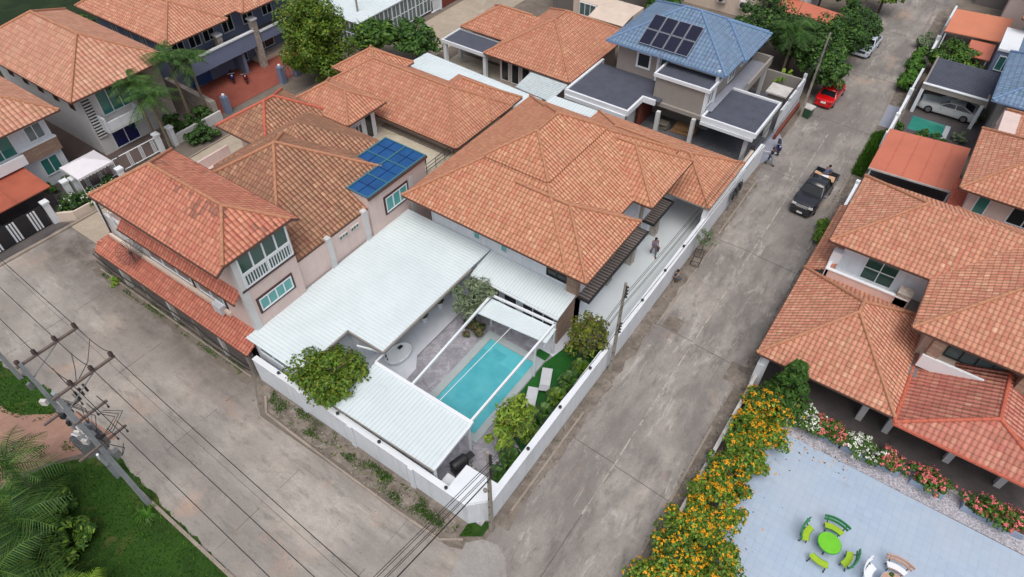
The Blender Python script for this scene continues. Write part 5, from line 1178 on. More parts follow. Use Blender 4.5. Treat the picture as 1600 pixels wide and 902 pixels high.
ridge_caps([(a, b), (b, c_), (b, e_), ((5.62, 27.6, 3.2), (5.62, 33, 3.2))], ro, 'ridge_red'); MB().bar((5.6, 27.55, 3.08), (13.8, 27.55, 3.08), .1, .14).build('gutter', 'ridge_red', ro)
wall(H, -.45, 5.4, 37.4, 43.4, 0, 6.3, 'white_wall'); wall(H, 5.4, 18, 33.1, 43.3, 0, 6.3, 'cream'); wall(H, -.5, 18, 31.2, 37.4, 0, 3.3, 'dark_grey_wall')
win(H, '-y', 37.4, 1.0, 2.9, 3.4, 5.3, 2, 'white', 'glass_green', rows=2, fw=.05)
o = MB().box(-.9, 4.0, 36.1, 37.4, 3.0, 3.4).build('balcony', 'white_wall', H); MB().box(-.9, 4.0, 36.1, 36.22, 3.4, 4.05).build('parapet', 'pink', H); MB().box(-.95, 4.05, 36.05, 36.27, 4.05, 4.13).build('coping', 'white', H); MB().box(-.95, -.75, 36.1, 37.4, 3.4, 4.1).build('parapet', 'white', H)
MB().box(3.3, 4.1, 36.1, 36.9, 3.0, 4.4).build('pier', 'stone_block', H); MB().box(-1.0, -.4, 36.9, 37.4, 3.0, 4.9).build('pier', 'white', H)
win(H, '-y', 33.1, 6.6, 9.7, 4.0, 5.8, 4, 'iron', 'glass_grey', fw=.06); win(H, '-y', 33.1, 11, 13.4, 4.0, 5.8, 3, 'iron', 'glass_grey', fw=.06)
MB().box(5.6, 10.6, 32.0, 33.1, 3.7, 3.9).build('balcony', 'cream', H); MB().box(5.6, 10.6, 31.9, 32.05, 3.5, 4.45).build('parapet', 'white', H)
for x in (6.0, 10.3): MB().box(x-.3, x+.3, 32.0, 32.6, 3.4, 5.9).build('column', 'stone', H)
for x in (4.4, 5.9, 9.2, 11.8): MB().box(x-.17, x+.17, 29.3, 29.65, 0, 3.2).build('column', 'pale_wall', H)
for x in (1.0, 3.4, 6.9, 10.6): win(H, '-y', 31.2, x, x+1.5, .1, 2.6, 2, 'dirty_white', 'glass_dark')
MB().box(-1.7, -1.3, 28.3, 28.7, 0, 3.1).build('column', 'white', H)
sheet('porch_floor', rect(-1.4, 18, 27.85, 31.2), .05, 'dark_yard'); sheet('pebble_band', [(.5, 26.0), (18, 26.05), (18, 28.2), (.5, 27.85)], .045, 'pebbles'); sheet('patio', rect(-.2, 20, 2, 26.0), .04, 'pavers')
FW = thing('garden_wall', 'low weathered white wall under the yellow flowering hedge along the road', 'wall', (-1.7, 20, 0)); MB().box(-1.75, -1.55, 4, 28.6, 0, .9).build('wall_panel', 'dirty_white', FW); MB().box(-1.85, -1.45, 28.2, 29.6, 0, 2.0).build('pier', 'white', FW)
GT = thing('gate', 'white and black front gate beside the drain behind the pickup truck', 'gate', (-1.9, 47, 0)); MB().box(-1.95, -1.85, 45.2, 49.6, .1, 1.6).build('gate_panel', 'black', GT); MB().box(-2.0, -1.8, 45.1, 49.7, 1.6, 1.72).build('rail', 'white', GT); MB().box(-2.05, -1.75, 49.6, 49.9, 0, 2).build('pier', 'white', GT); MB().box(-2.05, -1.75, 44.6, 45.0, 0, 1.9).build('pier', 'dirty_white', GT)
H = thing('red_carport', 'wide flat red sheet carport roof beside the road', 'carport', (1, 54, 0))
o = MB().slab([(-1.7, 50.8, 2.75), (4.3, 50.9, 2.95), (4.3, 57.7, 2.95), (-1.7, 57.3, 2.75)], .08).build('roof', 'carport_red', H)
for x in (-.5, .7, 1.9, 3.1): MB().bar((x, 50.85, 2.8+(x+1.7)*.033), (x, 57.4, 2.8+(x+1.7)*.033), .03, .02).build('seam', 'carport_red', o)
MB().bar((-1.7, 50.77, 2.68), (4.3, 50.87, 2.88), .06, .14).build('fascia', 'dirty_white', o)
for x, y in ((-1.5, 51), (4.1, 51), (-1.5, 57.1), (4.1, 57.4)): MB().box(x-.06, x+.06, y-.06, y+.06, 0, 2.7).build('post', 'white', H)
sheet('carport_floor', rect(-1.6, 5, 44.5, 58.5), .05, 'dark_yard')
H = thing('pale_pink_house', 'pale pink house with orange hip roof just behind the red carport', 'house', (10, 51, 0))
hip(H, 4.1, 18, 46.7, 55.4, 6.0, .55, 'tile_right'); hip(H, 5.2, 18, 52, 59.2, 6.05, .5, 'tile_right'); wall(H, 5.0, 17, 47.7, 58, 0, 6.5, 'pink')
win(H, '-y', 47.7, 5.5, 6.3, 3.9, 5.6, 1, 'white', 'glass_teal'); win(H, '-y', 47.7, 7.6, 9.6, 4.0, 5.5, 2, 'white', 'glass_dark'); MB().slab([(4.0, 45.0, 3.0), (5.0, 45.0, 3.0), (5.0, 50.5, 4.4), (4.0, 50.5, 4.4)], .1).build('stair_roof', 'ridge_red', H); wall(H, 4.4, 8, 45.2, 47.7, 0, 2.9, 'cream')
H = thing('blue_corner_house', 'grey house with blue tiled roof cut off by the right edge of the picture', 'house', (10, 65, 0))
hip(H, 4.0, 16, 60.2, 69.8, 6.0, .5, 'tile_blue', 'ridge_blue', 'ridge_blue'); hip(H, 4.6, 16, 66, 73, 6.04, .5, 'tile_blue', 'ridge_blue', 'ridge_blue'); wall(H, 5.0, 15, 61.2, 71, 0, 6.4, 'grey_wall')
win(H, '-y', 61.2, 5.2, 6.3, 3.7, 5.3, 1, 'white', 'glass_teal', fw=.14); win(H, '-y', 61.2, 8.0, 9.0, 3.7, 5.3, 1, 'white', 'glass_teal', fw=.14); MB().box(4.6, 5.0, 70, 74, 3.2, 4.2).build('balcony', 'white', H)
H = thing('dark_carport', 'carport with dark ribbed flat roof and white columns sheltering a white car', 'carport', (1.5, 69, 0))
MB().box(-1.0, 4.1, 66.5, 72.3, 2.78, 2.86).build('roof', 'dark_roof', H)
for k in range(16): MB().box(-.95, 4.05, 66.7+k*.35, 66.75+k*.35, 2.861, 2.885).build('seam', 'dark_roof', H)
MB().box(-1.1, 4.2, 66.25, 66.5, 2.45, 2.9).build('fascia', 'grey_wall', H); MB().box(-1.12, 4.22, 66.2, 66.52, 2.9, 2.97).build('coping', 'white', H); MB().box(-1.1, -.95, 66.5, 72.4, 2.6, 2.95).build('fascia', 'gutter_grey', H)
for x, y in ((-.95, 66.4), (4.0, 66.4), (-.95, 72), (4.0, 72)): MB().box(x-.14, x+.14, y-.14, y+.14, 0, 2.45).build('column', 'white', H)
sheet('car_floor', rect(-1.4, 5, 62, 73), .05, 'dark_yard')
t = thing('garden_pool', 'small green rectangular pool in front of the dark carport', 'swimming pool', (1, 64.3, 0)); MB().box(-.75, 2.75, 62.9, 65.8, 0, .09).build('coping', 'dark_roof', t); MB().poly([(x, y, .1) for x, y in rect(-.6, 2.6, 63.1, 65.6)]).build('water', 'water_green', t); MB().box(2.2, 2.6, 63.1, 65.6, .05, .112).build('step', 'plank_white', t)
FW = thing('front_wall', 'stepped white front wall along the road before the dark carport', 'wall', (-1.8, 65, 0))
for y0, y1, h in ((58.6, 62.0, 1.5), (62.0, 66.2, 1.6), (66.6, 71.8, 1.8)): MB().box(-1.85, -1.65, y0+.15, y1-.15, 0, h).build('wall_panel', 'white', FW); MB().box(-1.93, -1.57, y0-.15, y0+.15, 0, h+.2).build('pier', 'white', FW)
H = thing('orange_carport', 'flat orange sheet carport roofs near the top right corner', 'carport', (1, 81, 0))
MB().slab([(-1.7, 78.7, 2.8), (3.6, 78.9, 2.95), (3.6, 85.2, 2.95), (-1.7, 84.9, 2.8)], .08).build('roof', 'carport_orange', H); MB().slab([(.9, 75.0, 2.6), (3.1, 75.0, 2.6), (3.1, 78.6, 2.7), (.9, 78.5, 2.7)], .08).build('roof', 'carport_red', H)
for x, y in ((-1.5, 78.9), (3.4, 79), (-1.5, 84.7), (1.1, 75.2), (2.9, 75.2)): MB().box(x-.06, x+.06, y-.06, y+.06, 0, 2.6).build('post', 'white', H)
FW = thing('front_wall', 'white front wall beside the flat orange carport roofs', 'wall', (-1.9, 80, 0)); MB().box(-2.0, -1.8, 76, 79, 0, 1.6).build('wall_panel', 'white', FW); MB().box(-2.0, -1.8, 83, 89, 0, 1.6).build('wall_panel', 'white', FW); MB().box(-2.1, -1.7, 79.2, 79.6, 0, 1.9).build('pier', 'white', FW)
H = thing('corner_far_house', 'house with bright orange roof and white framed windows in the top right corner', 'house', (10, 82, 0)); hip(H, 3.9, 16, 77.5, 87, 6, .5, 'tile_right'); wall(H, 4.8, 15, 78.5, 86, 0, 6.4, 'pale_wall'); wall(H, 3.3, 6, 73.4, 78.5, 0, 4.4, 'blue_wall'); MB().box(3.2, 6.1, 73.3, 78.5, 4.4, 4.6).build('coping', 'white', H); win(H, '-y', 73.4, 3.6, 4.8, 2.6, 4.0, 2, 'white', 'glass_teal')
MB().box(3.0, 4.6, 70.5, 75.5, 0, .25).build('terrace', 'terrace', H)
H = thing('beige_roof_house', 'house with beige slatted terrace roof at the very top right', 'house', (8, 93, 0)); wall(H, 2.6, 14, 89, 97, 0, 4.4, 'pink'); MB().box(2.3, 14, 88.6, 97.2, 4.4, 4.6).build('flat_roof', 'white', H); o = MB().box(2.9, 14, 89.1, 96.8, 4.61, 4.66).build('deck', 'debris', H); wall(H, -0.5, 2.6, 95, 101, 0, 3, 'dark_grey_wall')

# ================================================================== VEHICLES
def loft(secs, caps=True):
    """secs: list of (y, [(x,z)...half profile from bottom centre to top centre])"""
    mb = MB(); n = None
    rings = []
    for y, pr in secs:
        ring = [(x, y, z) for x, z in pr]+[(-x, y, z) for x, z in reversed(pr[1:-1])]
        rings.append(ring); n = len(ring)
    b = len(mb.v)
    for r in rings: mb.v += r
    for i in range(len(rings)-1):
        for k in range(n):
            k2 = (k+1) % n; mb.f.append((b+i*n+k, b+(i+1)*n+k, b+(i+1)*n+k2, b+i*n+k2)); mb.mi.append(0)
    mb.f.append(tuple(b+k for k in range(n))); mb.f.append(tuple(b+(len(rings)-1)*n+k for k in reversed(range(n)))); mb.mi += [0, 0]
    return mb
def wheel(t, x, y, r=.34, w=.22):
    o = MB().lathe((x-w/2, y, r), [(r*.6, 0), (r*.95, .01), (r, .05), (r, w-.05), (r*.95, w-.01), (r*.6, w)], 20, 'x').build('wheel', 'rubber', t, True)
    MB().lathe((x-w/2-.012, y, r), [(r*.1, 0), (r*.62, .004), (r*.62, w+.02), (r*.1, w+.024)], 10, 'x').build('rim', 'rim', o)
def carbody(t, L, Wd, belt, hood, roofz, mat, st, pick=False):
    """front towards -y. st: dict of stations along y"""
    w = Wd/2
    def pr(wb, zb, zs, zt, wt): return [(0, zb), (wb*.92, zb), (wb, zb+.12), (wb*1.0, (zb+zs)/2), (wb*.985, zs), (wt, zt), (0, zt+.025)]
    ys = -L/2
    secs = [(ys, pr(w*.74, .30, .50, .56, w*.6)), (ys+.12, pr(w*.88, .22, .60, hood-.09, w*.78)), (ys+.45, pr(w*.97, .2, hood-.09, hood-.01, w*.82)), (st['cowl'], pr(w, .2, belt-.05, hood+.06, w*.84)),
            (st['cowl']+.2, pr(w, .2, belt, belt+.03, w*.86)), (st['rear'], pr(w, .2, belt, belt+.03, w*.86)), (L/2-.3, pr(w*.97, .24, belt-.03, (belt if not pick else belt)-.0, w*.84)), (L/2-.06, pr(w*.9, .3, belt-.08, belt-.04, w*.78)), (L/2, pr(w*.84, .36, belt-.25, belt-.14, w*.72))]
    body = loft(secs).build('body', mat, t, True)
    bv = body.modifiers.new('b', 'BEVEL'); bv.width = .015; bv.segments = 2; bv.limit_method = 'ANGLE'
    # greenhouse
    g0, g1, g2, g3 = st['cowl']+.02, st['top0'], st['top1'], st['rear']
    wt = w*.70
    gh = MB(); zt = roofz-.05
    P = [(-w*.9, g0, belt-.02), (w*.9, g0, belt-.02), (w*.9, g3, belt-.02), (-w*.9, g3, belt-.02), (-wt, g1, zt), (wt, g1, zt), (wt, g2, zt), (-wt, g2, zt)]
    gh.hexa(P).build('window', 'car_glass', t)
    rf = loft([(g1-.06, [(0, zt-.03), (wt+.03, zt-.03), (wt-.02, zt+.03), (0, zt+.05)]), ((g1+g2)/2, [(0, zt-.02), (wt+.05, zt-.02), (wt-.02, zt+.05), (0, zt+.08)]), (g2+.06, [(0, zt-.03), (wt+.03, zt-.03), (wt-.02, zt+.03), (0, zt+.05)])]).build('roof', mat, t, True)
    for sx in (-1, 1):
        MB().bar((sx*w*.9, g0, belt), (sx*wt, g1, zt+.01), .07, .05).build('pillar', mat, t); MB().bar((sx*w*.9, g3, belt), (sx*wt, g2, zt+.01), .09, .05).build('pillar', mat, t)
        ym_ = (g1+g2)/2; MB().bar((sx*w*.905, ym_, belt), (sx*(wt+.01), ym_, zt), .07, .03).build('pillar', mat, t)
        MB().obox((sx*(w+.1), g0+.35, belt+.07), (.2, .12, .14)).build('mirror', st.get('mirror', mat), t)
        MB().obox((sx*w*.68, -L/2+.13, hood-.2), (.36, .2, .15), 0, .8).build('headlight', 'lamp_clear', t)
        MB().obox((sx*w*.72, L/2-.05, belt-.2), (.3, .12, .18)).build('tail_light', 'lamp_red', t)
        MB().obox((sx*(w+.003), (g0+g3)/2, belt-.12), (.02, .16, .03)).build('door_handle', 'chrome', t)
    MB().obox((0, -L/2+.03, hood-.24), (w*.95, .1, .2)).build('grille', st.get('grille', 'black'), t)
    MB().obox((0, -L/2-.01, .36), (w*1.5, .14, .16)).build('bumper', st.get('bump', mat), t); MB().obox((0, L/2+.0, .38), (w*1.6, .14, .2)).build('bumper', st.get('bump', mat), t)
    MB().obox((0, -L/2-.09, .42), (.42, .02, .15)).build('number_plate', 'plate', t); MB().obox((0, L/2-.01, belt-.28), (.46, .16, .16)).build('number_plate', 'plate', t)
    for sx in (-1, 1):
        for y in (-L/2+st['ax0'], L/2-st['ax1']): wheel(t, sx*(w-.08), y, st.get('r', .33))
    return t
t = local('pickup_truck', 'black double cab pickup truck with a pale load and a person in its open bed', 'pickup truck', (-4.45, 48.2, .012), R(-4))
carbody(t, 5.3, 1.88, 1.12, 1.16, 1.82, 'car_black', dict(cowl=-1.15, top0=-.6, top1=.75, rear=1.0, ax0=.95, ax1=1.2, r=.39, mirror='chrome', grille='chrome'))
MB().box(-.93, -.83, 1.05, 2.6, 1.1, 1.32).build('bed_side', 'car_black', t); MB().box(.83, .93, 1.05, 2.6, 1.1, 1.32).build('bed_side', 'car_black', t); MB().box(-.93, .93, 2.55, 2.64, .7, 1.3).build('tailgate', 'car_black', t)
mb = MB()
t2 = local('cargo', 'pale tan sheets and sacks loaded in the pickup bed', 'cargo', (-4.45, 48.2, .012), R(-4))
for k in range(10): MB().obox((rnd.uniform(-.5, .5), rnd.uniform(1.2, 2.0), 1.2+k*.018), (rnd.uniform(.3, .7), rnd.uniform(.3, .8), .08), rnd.uniform(0, 3)).build('sack', 'straw', t2)
MB().obox((.1, 1.35, 1.5), (.5, .3, .06), .3).build('sheet', 'white', t2)
t = local('red_car', 'bright red car parked under the trees with its tail towards the camera', 'car', (-7.95, 64.2, .012), R(178))
carbody(t, 4.3, 1.7, .92, .92, 1.36, 'car_red', dict(cowl=-.95, top0=-.35, top1=.85, rear=1.45, ax0=.75, ax1=.85, r=.31))
t = local('silver_car', 'silver car with raised wipers parked under the trees further up the road', 'car', (-7.75, 76.2, .012), R(-3))
carbody(t, 4.5, 1.75, .92, .9, 1.42, 'car_silver', dict(cowl=-1.0, top0=-.35, top1=1.0, rear=1.7, ax0=.8, ax1=.9, r=.32))
t = local('white_car', 'white sports saloon parked sideways under the dark carport', 'car', (1.75, 67.9, .055), R(-90))
carbody(t, 4.95, 1.93, .95, .92, 1.38, 'car_white', dict(cowl=-.95, top0=-.1, top1=1.1, rear=2.1, ax0=.95, ax1=1.0, r=.36))
t = local('dark_car', 'silver grey car bonnet poking out from under the rust orange carport', 'car', (-53.9, 8.2, .02), R(90))
carbody(t, 4.4, 1.75, .95, .92, 1.45, 'steel', dict(cowl=-.95, top0=-.3, top1=1.0, rear=1.6, ax0=.8, ax1=.9, r=.32))
def moto(x, y, rz, mat, label):
    t = local('motorcycle', label, 'motorcycle', (x, y, .02), rz, 'parked motorcycles')
    for yy in (-.6, .6): MB().lathe((-.05, yy, .28), [(.16, 0), (.28, .02), (.28, .08), (.16, .1)], 16, 'x').build('wheel', 'rubber', t)
    loft([(-.75, [(0, .5), (.08, .52), (.1, .75), (0, .85)]), (-.45, [(0, .3), (.2, .4), (.17, .8), (0, 1.0)]), (-.1, [(0, .25), (.13, .3), (.12, .5), (0, .55)]), (.3, [(0, .35), (.16, .4), (.16, .7), (0, .74)]), (.85, [(0, .55), (.08, .58), (.08, .72), (0, .76)])]).build('body', mat, t, True)
    MB().obox((0, .3, .78), (.26, .8, .08)).build('seat', 'black', t); MB().tube([(-.32, -.42, .98), (0, -.5, 1.02), (.32, -.42, .98)], .02, 6).build('handlebar', 'chrome', t); MB().obox((0, -.62, .86), (.14, .08, .14)).build('headlight', 'lamp_clear', t)
    return t
moto(-8.95, 53.0, R(20), 'moto_blue', 'navy motorcycle with white lamp at the foot of the blue grey ramp')
moto(-57.0, 33.6, R(60), 'moto_blue', 'blue motorcycle deeper in the shaded carport of the slate house'); moto(-55.9, 34.3, R(60), 'moto_red', 'dark motorcycle with white front at the edge of the slate house carport')
t = local('wheelie_bin', 'green wheelie bin with pale lid at the roadside by the red car', 'bin', (-8.75, 59.9, .012), R(-10)); MB().obox((0, 0, .5), (.75, .7, .9), 0, 1.12).build('bin_body', 'bin_green', t); MB().obox((0, 0, 1.0), (.95, .88, .1)).build('lid', 'dirty_white', t)
for sx in (-.3, .3): MB().lathe((sx-.03, .3, .1), [(.02, 0), (.1, 0), (.1, .06), (.02, .06)], 12, 'x').build('wheel', 'rubber', t)
t = thing('timber_pole', 'pale pole lying on the road edge beside the navy motorcycle', 'pole', (-9, 52, 0)); MB().tube([(-9.9, 51.6, .5), (-8.6, 52.6, .1)], .05, 6).build('shaft', 'plank_white', t)
t = local('trolley', 'small wheeled metal frame holding a thin potted tree beside the driveway wall', 'trolley', (-8.95, 36.1, .02), R(8))
for a, b in (((-.3, -.5, .15), (.3, -.5, .15)), ((-.3, .5, .15), (.3, .5, .15)), ((-.3, -.5, .15), (-.3, .5, .15)), ((.3, -.5, .15), (.3, .5, .15)), ((-.3, .5, .15), (-.3, .5, .9)), ((.3, .5, .15), (.3, .5, .9)), ((-.3, .5, .9), (.3, .5, .9)), ((-.3, -.5, .15), (-.3, -.5, .55)), ((.3, -.5, .15), (.3, -.5, .55)), ((-.3, -.5, .55), (.3, -.5, .55))): MB().tube([a, b], .025, 5).build('frame_bar', 'iron', t)
tree('potted_tree', 'thin pale leaved young tree growing out of the metal trolley', -8.95, 36.6, .3, 2.5, (.75, .8, .75), 420, .12, 'leaf_olive', clumps=16, tr=.035, zc=2.1)
t = thing('electric_meter', 'cluster of dark meter boxes on the wall beside the ramp', 'meter boxes', (-9.4, 44, 0))
MB().box(-9.5, -9.3, 42.9, 45.2, .9, 1.0).build('rail', 'steel', t)
for y in (43.1, 43.8, 44.6): MB().box(-9.5, -9.25, y, y+.35, 1.0, 1.6).build('meter_box', 'iron', t)
for y in (42.95, 45.1): MB().tube([(-9.4, y, 0), (-9.4, y, 1.7)], .04, 6).build('post', 'steel', t)

# ================================================================== PATIO FURNITURE
def bench(cx, cy, ang, seatm, backm, label, back=True, group='curved green benches'):
    t = local('curved_bench', label, 'bench', (cx, cy, .045), ang, group)      # seat arc centred on +x at radius 1.15
    def arc(r0, r1, z0, z1, a=.42, n=10):
        mb = MB(); a0 = [(math.cos(-a+2*a*i/n), math.sin(-a+2*a*i/n)) for i in range(n+1)]
        poly = [(c*r1, s*r1) for c, s in a0]+[(c*r0, s*r0) for c, s in reversed(a0)]
        return mb.prism(poly, z0, z1)
    arc(.92, 1.24, .41, .47).build('seat', seatm, t)
    arc(.90, .92, .38, .475).build('seat_edge', backm, t)
    if back:
        arc(1.32, 1.37, .56, .72, .46).build('backrest', backm, t); arc(1.37, 1.43, .77, .93, .48).build('backrest', backm, t)
    for s in (-.33, .33):
        c, q = math.cos(s), math.sin(s)
        MB().tube([(c*.95, q*.95, 0), (c*.98, q*.98, .4)], .03, 6).build('leg', 'iron', t); MB().tube([(c*1.3, q*1.3, 0), (c*1.18, q*1.18, .4)], .03, 6).build('leg', 'iron', t)
        if back: MB().tube([(c*1.18, q*1.18, .4), (c*1.38, q*1.38, .6), (c*1.44, q*1.44, .88)], .03, 6).build('bracket', 'iron', t)
def rtable(cx, cy, top, edge, label, r=.58):
    t = local('round_table', label, 'table', (cx, cy, .045)); o = MB().lathe((0, 0, .68), [(.02, .05), (r*.97, .05), (r*.97, .055), (.02, .056)], 28).build('tabletop', top, t)
    MB().lathe((0, 0, .64), [(.1, 0), (r, .01), (r+.01, .05), (r*.965, .06), (r*.965, .045)], 28).build('rim', edge, t); MB().tube([(0, 0, 0), (0, 0, .66)], .07, 8).build('pedestal', 'iron', t)
    for k in range(4): MB().tube([(0, 0, .2), (math.cos(k*1.57)*.4, math.sin(k*1.57)*.4, .02)], .03, 6).build('foot', 'iron', t)
TC = (5.2, 20.55)
rtable(*TC, 'green_table', 'green_dark', 'round lime green table among the curved green benches')
bench(*TC, R(90), 'green_bench', 'green_dark', 'curved green bench on the house side of the lime green table'); bench(*TC, R(178), 'green_bench', 'green_dark', 'curved green bench on the hedge side of the lime green table'); bench(*TC, R(-8), 'green_bench', 'green_dark', 'curved green bench between the lime green table and the white table'); bench(*TC, R(-96), 'green_bench', 'green_dark', 'backless curved green bench on the near side of the lime green table', False)
TC = (8.35, 20.3)
rtable(*TC, 'tan', 'white', 'round white table with a tan top among the white benches', .6)
bench(*TC, R(90), 'white', 'tan', 'curved white bench with a tan backrest behind the white table', group='curved white benches'); bench(*TC, R(176), 'white', 'white', 'curved white bench on the green set side of the white table', group='curved white benches')
t = local('table_plant', 'small green plant standing on the tan topped table', 'plant', (8.15, 20.7, .78)); mb = MB()
for i in range(26): d = rv(); d.z = abs(d.z); leafquad(mb, d*.12, d+rv()*.3, .09, 2)
mb.build('leaf', 'leaf', t)

# ================================================================== PEOPLE
def skinmesh(name, V, Ed, Rr, mat, parent, sub=2):
    me = bpy.data.meshes.new(name); me.from_pydata([tuple(v) for v in V], Ed, []); me.materials.append(M[mat])
    o = bpy.data.objects.new(name, me); C.objects.link(o); o.parent = parent
    o.modifiers.new('Skin', 'SKIN'); sv = me.skin_vertices[0].data
    for i, r in enumerate(Rr): sv[i].radius = (r, r)
    sv[0].use_root = True; s = o.modifiers.new('Sub', 'SUBSURF'); s.levels = sub; s.render_levels = sub
    return o
def person(x, y, z, rz, pose, shirt, pants, label, hair='hair', bag=None, cat='person'):
    t = local('person', label, cat, (x, y, z), rz)        # faces -y locally
    J = {}
    hipz, knee = .92, .5
    if pose == 'walk': J.update(hL=(.09, 0, .9), kL=(.1, -.17, .5), aL=(.1, -.28, .08), tL=(.1, -.43, .04), hR=(-.09, 0, .9), kR=(-.1, .08, .5), aR=(-.1, .32, .14), tR=(-.1, .2, .04))
    elif pose == 'stand': J.update(hL=(.09, 0, .9), kL=(.11, -.02, .5), aL=(.12, 0, .08), tL=(.13, -.15, .04), hR=(-.09, 0, .9), kR=(-.11, -.02, .5), aR=(-.12, 0, .08), tR=(-.13, -.15, .04))
    elif pose == 'sit': J.update(hL=(.1, 0, .2), kL=(.16, -.4, .38), aL=(.14, -.5, .06), tL=(.15, -.64, .03), hR=(-.1, 0, .2), kR=(-.16, -.4, .36), aR=(-.14, -.5, .06), tR=(-.15, -.64, .03))
    else: J.update(hL=(.1, .08, .28), kL=(.2, -.26, .48), aL=(.15, -.05, .08), tL=(.16, -.2, .04), hR=(-.1, .08, .28), kR=(-.2, -.26, .46), aR=(-.15, -.05, .08), tR=(-.16, -.2, .04))
    hz = (J['hL'][2]); hy = J['hL'][1]; ln = -.02 if pose in ('walk', 'stand') else -.2
    P0 = (0, hy, hz+.04); P1 = (0, hy+ln*.3, hz+.26); P2 = (0, hy+ln*.8, hz+.46); NK = (0, hy+ln, hz+.56); HD = (0, hy+ln-.02, hz+.68); HT = (0, hy+ln-.01, hz+.78)
    sh = hz+.49; sy = hy+ln*.85
    arms = {'walk': ((.2, 0, .25, -.12, .28, -.02), (-.2, 0, -.26, .14, -.3, .0)), 'stand': ((.2, 0, .25, .02, .24, -.1), (-.2, 0, -.26, .02, -.24, -.1))}
    if pose == 'walk': AL = [(.19, sy, sh), (.25, sy+.1, sh-.29), (.27, sy+.02, sh-.53)]; AR = [(-.19, sy, sh), (-.25, sy-.12, sh-.27), (-.25, sy-.26, sh-.44)]
    elif pose == 'stand': AL = [(.19, sy, sh), (.26, sy+.02, sh-.28), (.24, sy-.08, sh-.52)]; AR = [(-.19, sy, sh), (-.26, sy+.02, sh-.28), (-.24, sy-.1, sh-.5)]
    else: AL = [(.19, sy, sh), (.27, sy-.16, sh-.2), (.14, sy-.34, sh-.26)]; AR = [(-.19, sy, sh), (-.27, sy-.16, sh-.2), (-.12, sy-.34, sh-.3)]
    V = [P0, P1, P2, NK, (0, HD[1]-.015, HD[2]-.05), HD, HT]; Rr = [.125, .12, .13, .052, .075, .095, .07]; E = [(0, 1), (1, 2), (2, 3), (3, 4), (4, 5), (5, 6)]
    def add(p, r, par): V.append(p); Rr.append(r); E.append((par, len(V)-1)); return len(V)-1
    add((0, HD[1]-.105, HD[2]-.02), .014, 5)                       # nose
    for s in (-1, 1): add((s*.1, HD[1]+.01, HD[2]-.02), .014, 5)    # ears
    for A in (AL, AR):
        i = add(A[0], .058, 2); i = add(A[1], .042, i); i = add(A[2], .03, i); d = (Vector(A[2])-Vector(A[1])).normalized()
        pm = Vector(A[2])+d*.07; pi = add(tuple(pm), .026, i); sd = d.cross(Vector((0, 1, .2))).normalized()
        for k, (o_, l) in enumerate(((-.03, .055), (-.01, .07), (.01, .066), (.03, .05))):
            a1 = add(tuple(pm+sd*o_+d*.035), .0095, pi); add(tuple(pm+sd*o_*1.1+d*(.035+l)+Vector((0, -.012, 0))), .008, a1)
        add(tuple(Vector(A[2])+sd*.045+d*.05), .01, i)
    for s in 'LR':
        i = add(J['h'+s], .092, 0); i = add(J['k'+s], .06, i); i = add(J['a'+s], .042, i); add(J['t'+s], .034, i)
    skinmesh('body', V, E, Rr, 'skin', t)
    if shirt != 'skin':
        SV = [(P0[0], P0[1], P0[2]+.02), P1, P2, (NK[0], NK[1], NK[2]-.045)]; SR = [.145, .14, .145, .07]; SE = [(0, 1), (1, 2), (2, 3)]
        for A in (AL, AR):
            SV += [A[0], tuple(Vector(A[0]).lerp(Vector(A[1]), .85))]; SR += [.075, .06]; n_ = len(SV); SE += [(2, n_-2), (n_-2, n_-1)]
        skinmesh('shirt', SV, SE, SR, shirt, t)
    PV = [(P0[0], P0[1], P0[2]-.02)]; PR = [.14]; PE = []
    for s in 'LR':
        a_ = Vector(J['k'+s]).lerp(Vector(J['a'+s]), .8); PV += [J['h'+s], J['k'+s], tuple(a_)]; PR += [.107, .078, .06]; n_ = len(PV); PE += [(0, n_-3), (n_-3, n_-2), (n_-2, n_-1)]
    skinmesh('trousers', PV, PE, PR, pants, t)
    mb = MB().lathe((0, HD[1]+.02, HD[2]-.01), [(.085, -.03), (.108, .02), (.106, .06), (.085, .1), (.045, .125), (.01, .13)], 14); mb.build('hair', hair, t, True)
    for s in (-1, 1): MB().obox((s*.035, HD[1]-.093, HD[2]+.005), (.02, .01, .01)).build('eye', 'black', t)
    MB().obox((0, HD[1]-.09, HD[2]-.055), (.04, .01, .008)).build('mouth', 'gutter', t)
    for s in 'LR': a_, b_ = Vector(J['a'+s]), Vector(J['t'+s]); MB().bar(a_+Vector((0, .05, -.04)), b_+Vector((0, -.04, -.005)), .1, .08).build('shoe', 'black', t)
    return t, AL, AR
def rot2(x, y, rz, p): return (x+p[0]*math.cos(rz)-p[1]*math.sin(rz), y+p[0]*math.sin(rz)+p[1]*math.cos(rz))
t, AL, AR = person(-11.85, 35.0, .09, R(40), 'walk', 'shirt_purple', 'trouser_grey', 'person in a mauve shirt walking down the driveway beside the house holding a bucket')
bx, by = rot2(-11.85, 35.0, R(40), AL[2]); b = local('bucket', 'dark bucket held by the person on the driveway', 'bucket', (bx, by, .09+AL[2][2]-.5)); MB().lathe((0, 0, 0), [(.1, 0), (.15, .3), (.16, .3), (.14, .28), (.02, .27)], 14).build('pail', 'dark_brown', b); MB().tube([(-.14, 0, .3), (-.08, 0, .42), (0, 0, .46), (.08, 0, .42), (.14, 0, .3)], .008, 5).build('handle', 'iron', b)
t, AL, AR = person(-8.9, 50.7, .05, R(70), 'walk', 'shirt_dark', 'jeans_light', 'person in dark top and light jeans with a shoulder bag walking on the road edge')
